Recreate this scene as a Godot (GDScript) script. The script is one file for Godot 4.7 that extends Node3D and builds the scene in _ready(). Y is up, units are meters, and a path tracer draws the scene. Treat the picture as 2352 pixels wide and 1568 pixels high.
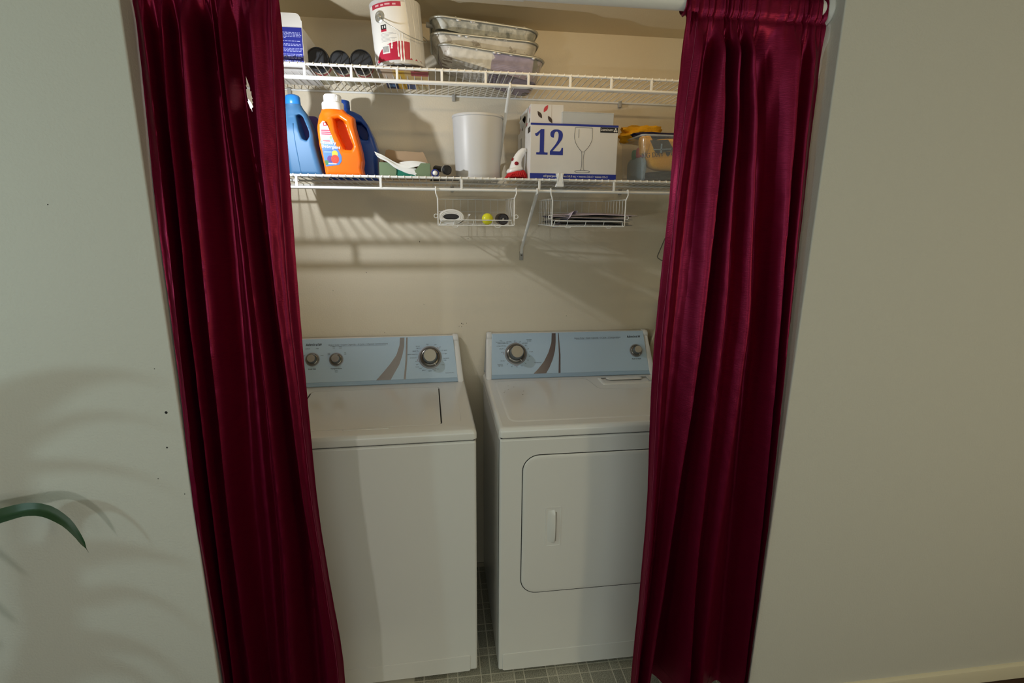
extends Node3D


func _ready() -> void:
	# camera
	var cam := Camera3D.new()
	cam.name = "camera"
	cam.position = Vector3(-0.1057, 1.5712, 1.2844)
	cam.rotation = Vector3(-0.2378, -0.1378, 0.0109)
	cam.fov = rad_to_deg(2.0 * atan(784.0 / 1212.6))
	cam.near = 0.02
	cam.far = 50.0
	add_child(cam)
	# surroundings: a closed room, so the sky adds nothing
	var we := WorldEnvironment.new()
	we.name = "surroundings"
	var e := Environment.new()
	e.background_mode = Environment.BG_COLOR
	e.background_color = Color(0.02, 0.02, 0.02)
	e.tonemap_mode = Environment.TONE_MAPPER_LINEAR
	e.tonemap_exposure = 1.0
	e.sdfgi_enabled = true; e.ssao_enabled = true; e.ssil_enabled = true
	we.environment = e
	add_child(we)
	# lights: two lamps left of the camera, a warm one at the right, a ceiling panel, one lamp in the closet
	materials()
	lamp("bare floor lamp in front of the closet, left of the camera", Vector3(-1.35, 1.15, 2.0), Color(1.0, 1.0, 0.96), 0.42, 0.05, true)
	lamp("bare floor lamp beside the potted plant", Vector3(-2.2, 1.5, 1.15), Color(0.86, 1.0, 1.0), 0.42, 0.05, true)
	lamp("bare floor lamp at the right side of the room", Vector3(2.0, 1.2, 2.2), Color(1.0, 0.93, 0.76), 0.6, 0.15, true)
	lamp("small bare lamp inside the closet behind the left curtain", Vector3(-0.622, 1.833, -0.298), Color(0.98, 1.0, 1.02), 0.27, 0.036, false)
	window_behind()
	closet_strip()
	room()
	curtains()
	washer()
	dryer()
	shelves()
	upper_shelf()
	lower_shelf()
	baskets()
	plant()


func window_behind() -> void:
	var th := thing("window_1", "wide bright window in the room wall behind the camera", "window", T(0.3, 1.45, 3.39))
	tag(th, "", "", "", "structure")
	for q in [[0, 0.72, 2.5, 0.06], [0, -0.72, 2.5, 0.06], [1.22, 0, 0.06, 1.44], [-1.22, 0, 0.06, 1.44], [0, 0, 0.04, 1.44]]:
		part(th, "window_frame", MB.new().rbox(Vector3(q[0], q[1], -0.01), Vector3(q[2], q[3], 0.05), 0.006), M["trim paint"])
	var m := mat("window glow", "ffffff", 0.6)
	m.emission_enabled = true; m.emission = Color(0.93, 0.98, 1.0); m.emission_energy_multiplier = 0.5
	part(th, "pane", MB.new().rbox(Vector3(0, 0, 0.004), Vector3(2.4, 1.4, 0.006), 0.001), m)
	var a := AreaLight3D.new()
	a.name = "window_light"
	a.area_size = Vector2(2.3, 1.35)
	a.light_color = Color(0.88, 0.96, 1.0)
	a.light_energy = 0.55
	a.area_range = 9.0
	a.shadow_enabled = true
	a.transform = T(0, 0, -0.04)
	th.add_child(a)


func closet_strip() -> void:
	var th := thing("strip_light", "slim warm strip light on the closet side of the header, above the curtain rod", "strip light", T(0.3, 2.172, -0.114))
	part(th, "housing", MB.new().rbox(Vector3(0, 0.0, -0.007), Vector3(0.94, 0.036, 0.012), 0.003), M["plastic white"])
	var m := mat("strip glow", "ffffff", 0.6)
	m.emission_enabled = true; m.emission = Color(1.0, 0.82, 0.56); m.emission_energy_multiplier = 0.8
	part(th, "diffuser", MB.new().rbox(Vector3(0, 0, -0.0145), Vector3(0.9, 0.026, 0.004), 0.001), m)
	var a := AreaLight3D.new()
	a.name = "strip_glow"
	a.area_size = Vector2(0.9, 0.026)
	a.light_color = Color(1.0, 0.88, 0.68)
	a.light_energy = 0.13
	a.area_range = 4.0
	a.shadow_enabled = true
	a.transform = T(0, 0, -0.022, 10)
	th.add_child(a)


# ---------------------------------------------------------------- mesh builder
class MB:
	var v := PackedVector3Array()
	var n := PackedVector3Array()
	var uv := PackedVector2Array()

	func tri(a: Vector3, b: Vector3, c: Vector3, na: Vector3, nb: Vector3, nc: Vector3, ua := Vector2.ZERO, ub := Vector2.ZERO, uc := Vector2.ZERO) -> void:
		if (b - a).cross(c - a).dot(na + nb + nc) > 0.0:
			v.append_array([a, c, b]); n.append_array([na, nc, nb]); uv.append_array([ua, uc, ub])
		else:
			v.append_array([a, b, c]); n.append_array([na, nb, nc]); uv.append_array([ua, ub, uc])

	func quad(a: Vector3, b: Vector3, c: Vector3, d: Vector3) -> MB:   # flat, a bottom left, b bottom right, c top right, d top left
		var nn := (b - a).cross(d - a).normalized()
		tri(a, b, c, nn, nn, nn, Vector2(0, 1), Vector2(1, 1), Vector2(1, 0))
		tri(a, c, d, nn, nn, nn, Vector2(0, 1), Vector2(1, 0), Vector2(0, 0))
		return self

	func rbox(c: Vector3, s: Vector3, r := 0.002, xf := Transform3D(), k := 2) -> MB:
		var h := s / 2.0
		r = minf(r, minf(h.x, minf(h.y, h.z)) * 0.98)
		for ax in 3:
			var a1 := (ax + 1) % 3
			var a2 := (ax + 2) % 3
			var t1 := _samples(h[a1], r, k)
			var t2 := _samples(h[a2], r, k)
			for sg in [-1.0, 1.0]:
				var pp := []
				for i in t1.size():
					for j in t2.size():
						var p := Vector3.ZERO
						p[ax] = sg * h[ax]; p[a1] = t1[i]; p[a2] = t2[j]
						var inner := p.clamp(-(h - Vector3(r, r, r)), h - Vector3(r, r, r))
						var nn := (p - inner).normalized()
						var u := Vector2(p.x / s.x + 0.5, 0.5 - p.y / s.y)
						if ax == 0: u = Vector2(0.5 - sg * p.z / s.z, 0.5 - p.y / s.y)
						if ax == 1: u = Vector2(p.x / s.x + 0.5, p.z / s.z + 0.5)
						pp.append([xf * (c + inner + nn * r), (xf.basis * nn).normalized(), u])
				var m := t2.size()
				for i in t1.size() - 1:
					for j in m - 1:
						var a = pp[i * m + j]; var b = pp[(i + 1) * m + j]; var d = pp[(i + 1) * m + j + 1]; var e = pp[i * m + j + 1]
						tri(a[0], b[0], d[0], a[1], b[1], d[1], a[2], b[2], d[2])
						tri(a[0], d[0], e[0], a[1], d[1], e[1], a[2], d[2], e[2])
		return self

	func _samples(h: float, r: float, k: int) -> Array:
		var o := []
		for i in k + 1: o.append(-(h - r) - r * tan(PI / 4 * (k - i) / k))
		for i in k + 1: o.append((h - r) + r * tan(PI / 4 * i / k))
		return o

	# rings of equal length, joined; faces meet smoothly where they turn by less than the angle
	func loft(rings: Array, closed := true, xf := Transform3D(), cap0 := false, cap1 := false, angle := 40.0, uvs := Vector2(1, 1), closed_v := false) -> MB:
		var K := rings.size()
		var N: int = rings[0].size()
		var nu := N if closed else N - 1
		var nv := K if closed_v else K - 1
		var fn := []
		var cen := Vector3.ZERO
		for r in rings:
			for p in r: cen += p
		cen /= float(K * N)
		var vol := 0.0
		for k in nv:
			var row := PackedVector3Array()
			for i in nu:
				var a: Vector3 = rings[k][i]; var b: Vector3 = rings[k][(i + 1) % N]
				var c: Vector3 = rings[(k + 1) % K][(i + 1) % N]; var d: Vector3 = rings[(k + 1) % K][i]
				var cr := (c - a).cross(d - b)
				vol += cr.dot((a + b + c + d) / 4.0 - cen)
				row.append(cr.normalized())
			fn.append(row)
		var sgn := -1.0 if vol < 0.0 else 1.0
		var lim := cos(deg_to_rad(angle))
		var nb := xf.basis
		for k in nv:
			for i in nu:
				var f: Vector3 = fn[k][i]
				if f == Vector3.ZERO: f = Vector3.UP
				var corner := []
				for q in [[0, 0], [0, 1], [1, 1], [1, 0]]:
					var s := Vector3.ZERO
					for dk in [q[0] - 1, q[0]]:
						for di in [q[1] - 1, q[1]]:
							var kk: int = k + dk; var ii: int = i + di
							if closed_v: kk = posmod(kk, nv)
							elif kk < 0 or kk >= nv: continue
							if closed: ii = posmod(ii, nu)
							elif ii < 0 or ii >= nu: continue
							var g: Vector3 = fn[kk][ii]
							if g.dot(f) > lim: s += g
					var pnt: Vector3 = rings[(k + q[0]) % K][(i + q[1]) % N]
					corner.append([xf * pnt, (nb * (s.normalized() * sgn)).normalized(), Vector2(float(i + q[1]) / nu, float(k + q[0]) / nv) * uvs])
				var A = corner[0]; var B = corner[1]; var C = corner[2]; var D = corner[3]
				tri(A[0], B[0], C[0], A[1], B[1], C[1], A[2], B[2], C[2])
				tri(A[0], C[0], D[0], A[1], C[1], D[1], A[2], C[2], D[2])
		for cp in [[cap0, 0, 1], [cap1, K - 1, K - 2]]:
			if not cp[0]: continue
			var ring: PackedVector3Array = PackedVector3Array(rings[cp[1]])
			var mid := Vector3.ZERO
			for p in ring: mid += p
			mid /= float(N)
			var om := Vector3.ZERO
			for p in rings[cp[2]]: om += p
			om /= float(N)
			var nn := Vector3.ZERO
			for i in N: nn += (ring[i] - mid).cross(ring[(i + 1) % N] - mid)
			nn = nn.normalized()
			var away := mid - om
			if away.length() < 1e-6: away = mid - cen
			if nn.dot(away) < 0.0: nn = -nn
			var ux := (ring[0] - mid).normalized()
			var uy := nn.cross(ux)
			var poly := PackedVector2Array()
			for p in ring: poly.append(Vector2((p - mid).dot(ux), (p - mid).dot(uy)))
			var ix := Geometry2D.triangulate_polygon(poly)
			var wn := (nb * nn).normalized()
			for t in range(0, ix.size(), 3):
				tri(xf * ring[ix[t]], xf * ring[ix[t + 1]], xf * ring[ix[t + 2]], wn, wn, wn)
		return self

	# an outline (counter-clockwise) in xy, lofted along z; prof: (inset, z)
	func solid(outline: PackedVector2Array, prof: Array, xf := Transform3D(), cap0 := true, cap1 := true, angle := 40.0) -> MB:
		var N := outline.size()
		var nr := PackedVector2Array()
		for i in N:
			var e0 := (outline[i] - outline[(i + N - 1) % N]).normalized()
			var e1 := (outline[(i + 1) % N] - outline[i]).normalized()
			var m := (Vector2(e0.y, -e0.x) + Vector2(e1.y, -e1.x))
			m = m.normalized() / maxf(0.5, cos(e0.angle_to(e1) / 2.0))
			nr.append(m)
		var rings := []
		for q in prof:
			var r := PackedVector3Array()
			for i in N:
				var p: Vector2 = outline[i] - nr[i] * float(q.x)
				r.append(Vector3(p.x, p.y, q.y))
			rings.append(r)
		return loft(rings, true, xf, cap0, cap1, angle)

	func plate(outline: PackedVector2Array, z0: float, z1: float, bev := 0.001, xf := Transform3D()) -> MB:
		return solid(outline, [Vector2(0, z0), Vector2(0, z1 - bev), Vector2(bev * 0.3, z1 - bev * 0.3), Vector2(bev, z1)], xf)

	func lathe(prof: Array, seg := 32, xf := Transform3D(), angle := 40.0, cap0 := false, cap1 := false) -> MB:   # prof: (radius, y)
		var rings := []
		for q in prof:
			var r := PackedVector3Array()
			for i in seg:
				var t := TAU * i / seg
				r.append(Vector3(cos(t) * maxf(q.x, 1e-5), q.y, sin(t) * maxf(q.x, 1e-5)))
			rings.append(r)
		return loft(rings, true, xf, cap0, cap1, angle)

	func tube(pts: Array, rad, sides := 8, closed := false, caps := true, xf := Transform3D(), sq := Vector2.ONE) -> MB:
		var rings := []
		var N := pts.size()
		var up := Vector3.ZERO
		for i in N:
			var a: Vector3 = pts[posmod(i - 1, N)] if closed else pts[maxi(i - 1, 0)]
			var b: Vector3 = pts[(i + 1) % N] if closed else pts[mini(i + 1, N - 1)]
			var t := (b - a).normalized()
			if up == Vector3.ZERO:
				up = Vector3.UP if absf(t.y) < 0.9 else Vector3.BACK
			up = (up - t * up.dot(t)).normalized()
			var sd := t.cross(up)
			var rr: float = rad if rad is float else rad[i]
			var ring := PackedVector3Array()
			for k in sides:
				var an := TAU * k / sides
				ring.append(pts[i] + (up * cos(an) * sq.y + sd * sin(an) * sq.x) * rr)
			rings.append(ring)
		return loft(rings, true, xf, caps and not closed, caps and not closed, 60.0, Vector2.ONE, closed)

	func sheet(nu: int, nv: int, f: Callable, uvs := Vector2.ONE, xf := Transform3D(), closed := false, angle := 80.0) -> MB:
		var rings := []
		for j in nv + 1:
			var r := PackedVector3Array()
			for i in (nu if closed else nu + 1): r.append(f.call(float(i) / nu, float(j) / nv))
			rings.append(r)
		return loft(rings, closed, xf, false, false, angle, uvs)

	func ball(c: Vector3, r: Vector3, seg := 20, rows := 12) -> MB:
		var p := []
		for i in rows + 1: p.append(Vector2(sin(PI * i / rows), -cos(PI * i / rows)))
		return lathe(p, seg, Transform3D(Basis.from_scale(r), c), 80.0)

	func text(s: String, size: float, font: Font, xf: Transform3D, depth := 0.0005, halign := HORIZONTAL_ALIGNMENT_CENTER) -> MB:
		var tm := TextMesh.new()
		tm.text = s; tm.font = font; tm.font_size = 48; tm.pixel_size = size / 48.0
		tm.depth = depth; tm.curve_step = 2.0; tm.horizontal_alignment = halign
		for k in tm.get_surface_count():
			var arr := tm.surface_get_arrays(k)
			var vv: PackedVector3Array = arr[Mesh.ARRAY_VERTEX]; var vn: PackedVector3Array = arr[Mesh.ARRAY_NORMAL]
			var ix: PackedInt32Array = arr[Mesh.ARRAY_INDEX] if arr[Mesh.ARRAY_INDEX] != null else PackedInt32Array(range(vv.size()))
			for t in range(0, ix.size() - 2, 3):
				var q := [ix[t], ix[t + 1], ix[t + 2]]
				tri(xf * vv[q[0]], xf * vv[q[1]], xf * vv[q[2]], xf.basis * vn[q[0]], xf.basis * vn[q[1]], xf.basis * vn[q[2]])
		return self

	# surface nets of a distance field
	func nets(lo: Vector3, hi: Vector3, cell: float, f: Callable, xf := Transform3D()) -> MB:
		var nx := int((hi.x - lo.x) / cell) + 2; var ny := int((hi.y - lo.y) / cell) + 2; var nz := int((hi.z - lo.z) / cell) + 2
		var g := PackedFloat32Array(); g.resize(nx * ny * nz)
		for i in nx:
			for j in ny:
				for k in nz: g[(i * ny + j) * nz + k] = f.call(lo + Vector3(i, j, k) * cell)
		var id := PackedInt32Array(); id.resize(nx * ny * nz); id.fill(-1)
		var pv := PackedVector3Array()
		var off := [0, nz * ny, nz, nz * ny + nz, 1, nz * ny + 1, nz + 1, nz * ny + nz + 1]
		var cc := [Vector3(0, 0, 0), Vector3(1, 0, 0), Vector3(0, 1, 0), Vector3(1, 1, 0), Vector3(0, 0, 1), Vector3(1, 0, 1), Vector3(0, 1, 1), Vector3(1, 1, 1)]
		var ed := [[0, 1], [2, 3], [4, 5], [6, 7], [0, 2], [1, 3], [4, 6], [5, 7], [0, 4], [1, 5], [2, 6], [3, 7]]
		for i in nx - 1:
			for j in ny - 1:
				for k in nz - 1:
					var b := (i * ny + j) * nz + k
					var pos := 0
					for o in off:
						if g[b + o] > 0.0: pos += 1
					if pos == 0 or pos == 8: continue
					var s := Vector3.ZERO; var m := 0
					for e in ed:
						var a0 := g[b + off[e[0]]]; var a1 := g[b + off[e[1]]]
						if (a0 > 0.0) != (a1 > 0.0):
							s += cc[e[0]].lerp(cc[e[1]], a0 / (a0 - a1)); m += 1
					id[b] = pv.size()
					pv.append(lo + (Vector3(i, j, k) + s / float(m)) * cell)
		var pn := PackedVector3Array(); pn.resize(pv.size())
		var e1 := cell * 0.5
		for q in pv.size():
			var p := pv[q]
			var d: float = f.call(p)
			pn[q] = (Vector3(f.call(p + Vector3(e1, 0, 0)), f.call(p + Vector3(0, e1, 0)), f.call(p + Vector3(0, 0, e1))) - Vector3(d, d, d)).normalized()
		var st := [ny * nz, nz, 1]
		for i in range(1, nx - 1):
			for j in range(1, ny - 1):
				for k in range(1, nz - 1):
					var b := (i * ny + j) * nz + k
					for ax in 3:
						if (g[b] > 0.0) == (g[b + st[ax]] > 0.0): continue
						var s1: int = st[(ax + 1) % 3]; var s2: int = st[(ax + 2) % 3]
						var q := [id[b], id[b - s1], id[b - s1 - s2], id[b - s2]]
						if q.min() < 0: continue
						tri(xf * pv[q[0]], xf * pv[q[1]], xf * pv[q[2]], xf.basis * pn[q[0]], xf.basis * pn[q[1]], xf.basis * pn[q[2]])
						tri(xf * pv[q[0]], xf * pv[q[2]], xf * pv[q[3]], xf.basis * pn[q[0]], xf.basis * pn[q[2]], xf.basis * pn[q[3]])
		return self

	func mesh() -> ArrayMesh:
		var a := []; a.resize(Mesh.ARRAY_MAX)
		a[Mesh.ARRAY_VERTEX] = v; a[Mesh.ARRAY_NORMAL] = n; a[Mesh.ARRAY_TEX_UV] = uv
		var m := ArrayMesh.new()
		m.add_surface_from_arrays(Mesh.PRIMITIVE_TRIANGLES, a)
		return m


# ---------------------------------------------------------------- small helpers
var M := {}
var SERIF: Font
var SERIFB: Font
var SANS: Font
var SANSB: Font
var rng := RandomNumberGenerator.new()


func rrect(w: float, h: float, r: float, seg := 5, c := Vector2.ZERO) -> PackedVector2Array:
	var o := PackedVector2Array()
	r = minf(r, minf(w, h) / 2.0 - 0.0001)
	for q in [[1, -1, -90], [1, 1, 0], [-1, 1, 90], [-1, -1, 180]]:
		for i in seg + 1:
			var a := deg_to_rad(q[2] + 90.0 * i / seg)
			o.append(c + Vector2(q[0] * (w / 2 - r) + cos(a) * r, q[1] * (h / 2 - r) + sin(a) * r))
	return o


func T(x: float, y: float, z: float, rx := 0.0, ry := 0.0, rz := 0.0) -> Transform3D:
	return Transform3D(Basis.from_euler(Vector3(deg_to_rad(rx), deg_to_rad(ry), deg_to_rad(rz))), Vector3(x, y, z))


func mat(called: String, col: String, rough := 0.5, metal := 0.0) -> StandardMaterial3D:
	var m := StandardMaterial3D.new()
	m.resource_name = called
	m.albedo_color = Color(col)
	m.roughness = rough
	m.metallic = metal
	m.cull_mode = BaseMaterial3D.CULL_DISABLED
	M[called] = m
	return m


func noise_tex(freq: float, size := 512, normal := false, bump := 4.0, kind := FastNoiseLite.TYPE_SIMPLEX_SMOOTH, oct := 3, ramp: Gradient = null) -> NoiseTexture2D:
	var f := FastNoiseLite.new()
	f.seed = 7; f.noise_type = kind; f.frequency = freq; f.fractal_octaves = oct
	var t := NoiseTexture2D.new()
	t.width = size; t.height = size; t.seamless = true; t.noise = f
	t.as_normal_map = normal; t.bump_strength = bump
	if ramp: t.color_ramp = ramp
	return t


func bumpy(m: StandardMaterial3D, tex: Texture2D, scale: float, per_m: float) -> void:
	m.normal_enabled = true; m.normal_texture = tex; m.normal_scale = scale
	m.uv1_triplanar = true; m.uv1_world_triplanar = true
	m.uv1_scale = Vector3.ONE * per_m


func tag(o: Node3D, label: String, category := "", group := "", kind := "") -> Node3D:
	if label: o.set_meta("label", label)
	if category: o.set_meta("category", category)
	if group: o.set_meta("group", group)
	if kind: o.set_meta("kind", kind)
	return o


func thing(called: String, label: String, category: String, xf := Transform3D(), group := "") -> Node3D:
	var o := Node3D.new()
	o.name = called
	add_child(o, true)
	o.transform = xf
	tag(o, label, category, group)
	return o


func part(parent: Node, called: String, mb, m: Material, label := "") -> MeshInstance3D:
	var o := MeshInstance3D.new()
	o.name = called
	o.mesh = mb.mesh() if mb is MB else mb
	o.material_override = m
	o.cast_shadow = GeometryInstance3D.SHADOW_CASTING_SETTING_ON
	parent.add_child(o, true)
	if label: o.set_meta("label", label)
	return o


func struct(called: String, mb, m: Material, label: String, category: String) -> MeshInstance3D:
	var o := part(self, called, mb, m)
	tag(o, label, category, "", "structure")
	return o


func box(lo: Vector3, hi: Vector3, r := 0.0005) -> MB:
	return MB.new().rbox((lo + hi) / 2, hi - lo, r, Transform3D(), 1)


func sdpoly(p: Vector2, w: PackedVector2Array) -> float:
	var d := (p - w[0]).length_squared()
	var s := 1.0
	var j := w.size() - 1
	for i in w.size():
		var e := w[j] - w[i]
		var q := p - w[i]
		var b := q - e * clampf(q.dot(e) / e.length_squared(), 0.0, 1.0)
		d = minf(d, b.length_squared())
		var c1 := p.y >= w[i].y; var c2 := p.y < w[j].y; var c3 := e.x * q.y > e.y * q.x
		if (c1 and c2 and c3) or (not c1 and not c2 and not c3): s = -s
		j = i
	return s * sqrt(d)


func smin(a: float, b: float, k: float) -> float:
	var h := maxf(k - absf(a - b), 0.0) / k
	return minf(a, b) - h * h * k * 0.25


func smax(a: float, b: float, k: float) -> float:
	return -smin(-a, -b, k)


func sdseg(p: Vector2, a: Vector2, b: Vector2, ra: float, rb: float) -> float:
	var h := clampf((p - a).dot(b - a) / (b - a).length_squared(), 0.0, 1.0)
	return (p - a.lerp(b, h)).length() - lerpf(ra, rb, h)


# a mesh part whose only mesh is lettering or a thin print
func lettering(parent: Node, mb: MB, m: Material) -> void:
	part(parent, "lettering", mb, m)


# ---------------------------------------------------------------- materials
func materials() -> void:
	SERIF = SystemFont.new(); SERIF.font_names = PackedStringArray(["Droid Serif"])
	SERIFB = SystemFont.new(); SERIFB.font_names = PackedStringArray(["Droid Serif"]); SERIFB.font_weight = 700
	SANS = SystemFont.new(); SANS.font_names = PackedStringArray(["Droid Sans"])
	SANSB = SystemFont.new(); SANSB.font_names = PackedStringArray(["Droid Sans"]); SANSB.font_weight = 700
	var peel := noise_tex(0.035, 512, true, 5.0)
	var paint := mat("wall paint", "c6c5bd", 0.62)
	bumpy(paint, peel, 0.3, 6.5)
	var closet := mat("closet paint", "e4d9c2", 0.62)
	bumpy(closet, peel, 0.28, 6.5)
	var ceil := mat("ceiling paint", "dccfb2", 0.8)
	bumpy(ceil, peel, 0.2, 7.0)
	mat("trim paint", "d8d0b8", 0.45)
	mat("carpet", "4a3420", 0.95)
	bumpy(M["carpet"], noise_tex(0.12, 512, true, 14.0), 1.0, 7.0)
	mat("grout", "d2cebf", 0.8)
	for q in [["a", "bfbcae"], ["b", "cac7b9"], ["c", "b4b2a5"]]:
		var tm := mat("vinyl " + q[0], q[1], 0.45)
		bumpy(tm, peel, 0.2, 14.0)
		tm.albedo_texture = _mottle(); 
	mat("enamel", "e3e3e0", 0.22)
	M["enamel"].clearcoat_enabled = true; M["enamel"].clearcoat = 0.3; M["enamel"].clearcoat_roughness = 0.12
	mat("plastic white", "e2e2e0", 0.35)
	mat("wire white", "eeeeea", 0.35)
	mat("console blue", "b8cfe2", 0.3)
	mat("console strip", "9cb6cc", 0.3)
	mat("swoosh", "a9a3a6", 0.26, 0.85)
	mat("print dark", "34343c", 0.5)
	mat("print grey", "5d6470", 0.5)
	mat("print red", "8c3a3c", 0.5)
	mat("knob skirt", "7d7973", 0.25, 0.85)
	mat("knob rim", "8f8e90", 0.4, 0.3)
	mat("knob metal", "cbc6bc", 0.3, 0.8)
	mat("gap dark", "1c1b1a", 0.8)
	mat("scratch", "6f665a", 0.8)
	mat("rust", "a3927a", 0.7)
	var cl := mat("red silk", "7e0434", 0.37, 0.72)
	cl.metallic_specular = 0.5
	cl.backlight_enabled = true; cl.backlight = Color(0.07, 0.002, 0.018)
	var t := _silk()
	cl.albedo_texture = t[0]
	cl.normal_enabled = true; cl.normal_texture = t[1]; cl.normal_scale = 0.13
	mat("stitch", "8c2a4c", 0.6)
	mat("rod white", "e8e6e0", 0.35)
	mat("black plastic", "26282c", 0.5)
	mat("can cream", "c9c3a8", 0.5)
	mat("card white", "dcdad6", 0.75)
	mat("card blue", "1d2f8f", 0.6)
	mat("card brown", "9c8468", 0.8)
	mat("orange plastic", "e46a0c", 0.28)
	M["orange plastic"].subsurf_scatter_enabled = true; M["orange plastic"].subsurf_scatter_strength = 0.15
	mat("cap white", "f2f2f0", 0.35)
	mat("jug light blue", "33628a", 0.55)
	mat("jug cap blue", "1f78c4", 0.35)
	mat("jug dark blue", "1f4aa0", 0.3)
	mat("purple label", "5a4a86", 0.5)
	mat("green card", "6f8262", 0.7)
	mat("teal card", "04745c", 0.6)
	mat("paper white", "e6e8e6", 0.85)
	mat("bin plastic", "cccccb", 0.4)
	mat("red bristle", "c3121c", 0.6)
	mat("dot red", "a51220", 0.5)
	mat("leaf red", "c23a44", 0.6)
	mat("leaf brown", "3a2a22", 0.6)
	mat("hole brown", "40302a", 0.9)
	mat("print black", "1a1a1c", 0.5)
	mat("clear plastic", "dfe4e6", 0.3)
	M["clear plastic"].transparency = BaseMaterial3D.TRANSPARENCY_ALPHA; M["clear plastic"].albedo_color.a = 0.5
	mat("bin clear", "dfe6ea", 0.2)
	M["bin clear"].roughness = 0.14
	M["bin clear"].transparency = BaseMaterial3D.TRANSPARENCY_ALPHA; M["bin clear"].albedo_color.a = 0.2
	var weave := noise_tex(0.09, 256, true, 8.0)
	for q in [["yellow cloth", "eeb01c"], ["navy cloth", "1e1c44"], ["green cloth", "2e8c78"], ["pink cloth", "b8405c"], ["grey cloth", "59646c"], ["charcoal cloth", "37352f"], ["ice cloth", "8aa2b4"]]:
		var m := mat(q[0], q[1], 0.9)
		bumpy(m, weave, 0.5, 9.0)
	mat("tape white", "e8e6e2", 0.7)
	mat("ball yellow", "dedc2a", 0.35)
	mat("brown plastic", "2c1e1a", 0.4)
	mat("news grey", "7f7c7c", 0.85)
	mat("lilac paper", "c3b8c6", 0.7)
	mat("steel hook", "8c8a80", 0.35, 0.8)
	mat("galvanised", "b4b4ac", 0.38, 0.75)
	mat("bracket grey", "a8a6a0", 0.5)
	mat("blue band", "2a5f9e", 0.5)
	mat("orange band", "d8602c", 0.5)
	mat("beige plastic", "b3a78c", 0.5)
	var lf := mat("leaf green", "163c1d", 0.42)
	lf.backlight_enabled = true; lf.backlight = Color(0.05, 0.12, 0.04)
	mat("pot clay", "7c4a32", 0.8)
	mat("soil", "2c2018", 0.95)
	mat("stem brown", "6c5a3c", 0.8)
	for i in 3:
		var tray := mat("tray paint %d" % i, "ffffff", 0.5, 0.2)
		tray.albedo_texture = _splatter(i)
		tray.uv1_triplanar = true; tray.uv1_scale = Vector3.ONE * 2.5
	var bulb := mat("bulb glow", "fff4e2", 0.5)
	bulb.emission_enabled = true; bulb.emission = Color("fff0d8"); bulb.emission_energy_multiplier = 2.0
	mat("lamp metal", "8c8c88", 0.4, 0.7)


func _mottle() -> ImageTexture:
	if M.has("_mottle"): return M["_mottle"]
	var f := FastNoiseLite.new(); f.seed = 3; f.frequency = 0.06; f.fractal_octaves = 4
	var im := f.get_seamless_image(256, 256)
	im.convert(Image.FORMAT_RGB8)
	for y in 256:
		for x in 256:
			var g := 0.72 + 0.5 * (im.get_pixel(x, y).r - 0.3)
			im.set_pixel(x, y, Color(g, g, g * 0.98).clamp())
	var t := ImageTexture.create_from_image(im)
	M["_mottle"] = t
	return t


func _silk() -> Array:
	# dupioni: long horizontal slubs of uneven length
	var f := FastNoiseLite.new(); f.seed = 11; f.frequency = 1.0; f.fractal_octaves = 2
	var g := FastNoiseLite.new(); g.seed = 5; g.frequency = 1.0
	var S := 768
	var im := Image.create_empty(S, S, false, Image.FORMAT_RGB8)
	var hm := Image.create_empty(S, S, false, Image.FORMAT_RGB8)
	for y in S:
		for x in S:
			var a := f.get_noise_2d(x * 0.012, y * 0.33)
			var b := g.get_noise_2d(x * 0.004 + 90.0, y * 0.9)
			var h := a * 0.6 + b * 0.4
			var k := clampf(0.95 + h * 0.10 - maxf(0.0, b - 0.55) * 0.9, 0.3, 1.0)
			im.set_pixel(x, y, Color(k, k, k))
			var q := clampf(0.5 + h * 0.45, 0, 1)
			hm.set_pixel(x, y, Color(q, q, q))
	hm.bump_map_to_normal_map(5.0)
	return [ImageTexture.create_from_image(im), ImageTexture.create_from_image(hm)]


func _splatter(which: int) -> ImageTexture:
	var f := FastNoiseLite.new(); f.seed = 21 + which; f.frequency = 0.022; f.fractal_octaves = 5
	var g := FastNoiseLite.new(); g.seed = 4 + which; g.frequency = 0.05; g.fractal_octaves = 4
	var im := Image.create_empty(256, 256, false, Image.FORMAT_RGB8)
	for y in 256:
		for x in 256:
			var a := f.get_noise_2d(x, y * 1.6); var b := g.get_noise_2d(x, y + 300)
			var c: Color
			if which == 0:       # bottom tray: chalky white, lilac towards the deep end, rust at the end wall
				c = Color("d6d3ca").lerp(Color("c0bdb4"), clampf(0.5 + b * 1.6, 0, 1))
				var lil := 0.12 * (x - 10) / 60.0 if x < 120 else -1.0
				if x < 112 and x > 2 + 14 * a: c = Color("9d93a6").lerp(Color("8d8496"), clampf(0.5 + b * 2.0, 0, 1))
				if x > 86 and x < 128 and a + b * 0.5 > 0.02: c = Color("54554e")
				if x > 96 and x < 128 and b > 0.16: c = Color("9a5c34")
				if x > 140 and x < 176 and a + b > 0.22: c = Color("74604e")
			elif which == 1:
				c = Color("cfcbc0").lerp(Color("bdb9ae"), clampf(0.5 + b * 1.4, 0, 1))
				if a > 0.36: c = Color("8c8478")
			else:
				c = Color("aeaea4").lerp(Color("8f918a"), clampf(0.5 + b * 2.0 + a, 0, 1))
				if a + b * 0.6 > 0.34: c = Color("5f635e")
				if b < -0.36: c = Color("c6c6be")
			im.set_pixel(x, y, c)
	return ImageTexture.create_from_image(im)


# ---------------------------------------------------------------- the room
const ZB := -0.849
const XL := -0.729
const XR := 0.8605
const CEIL := 2.229
const HEAD := 2.118

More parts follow.
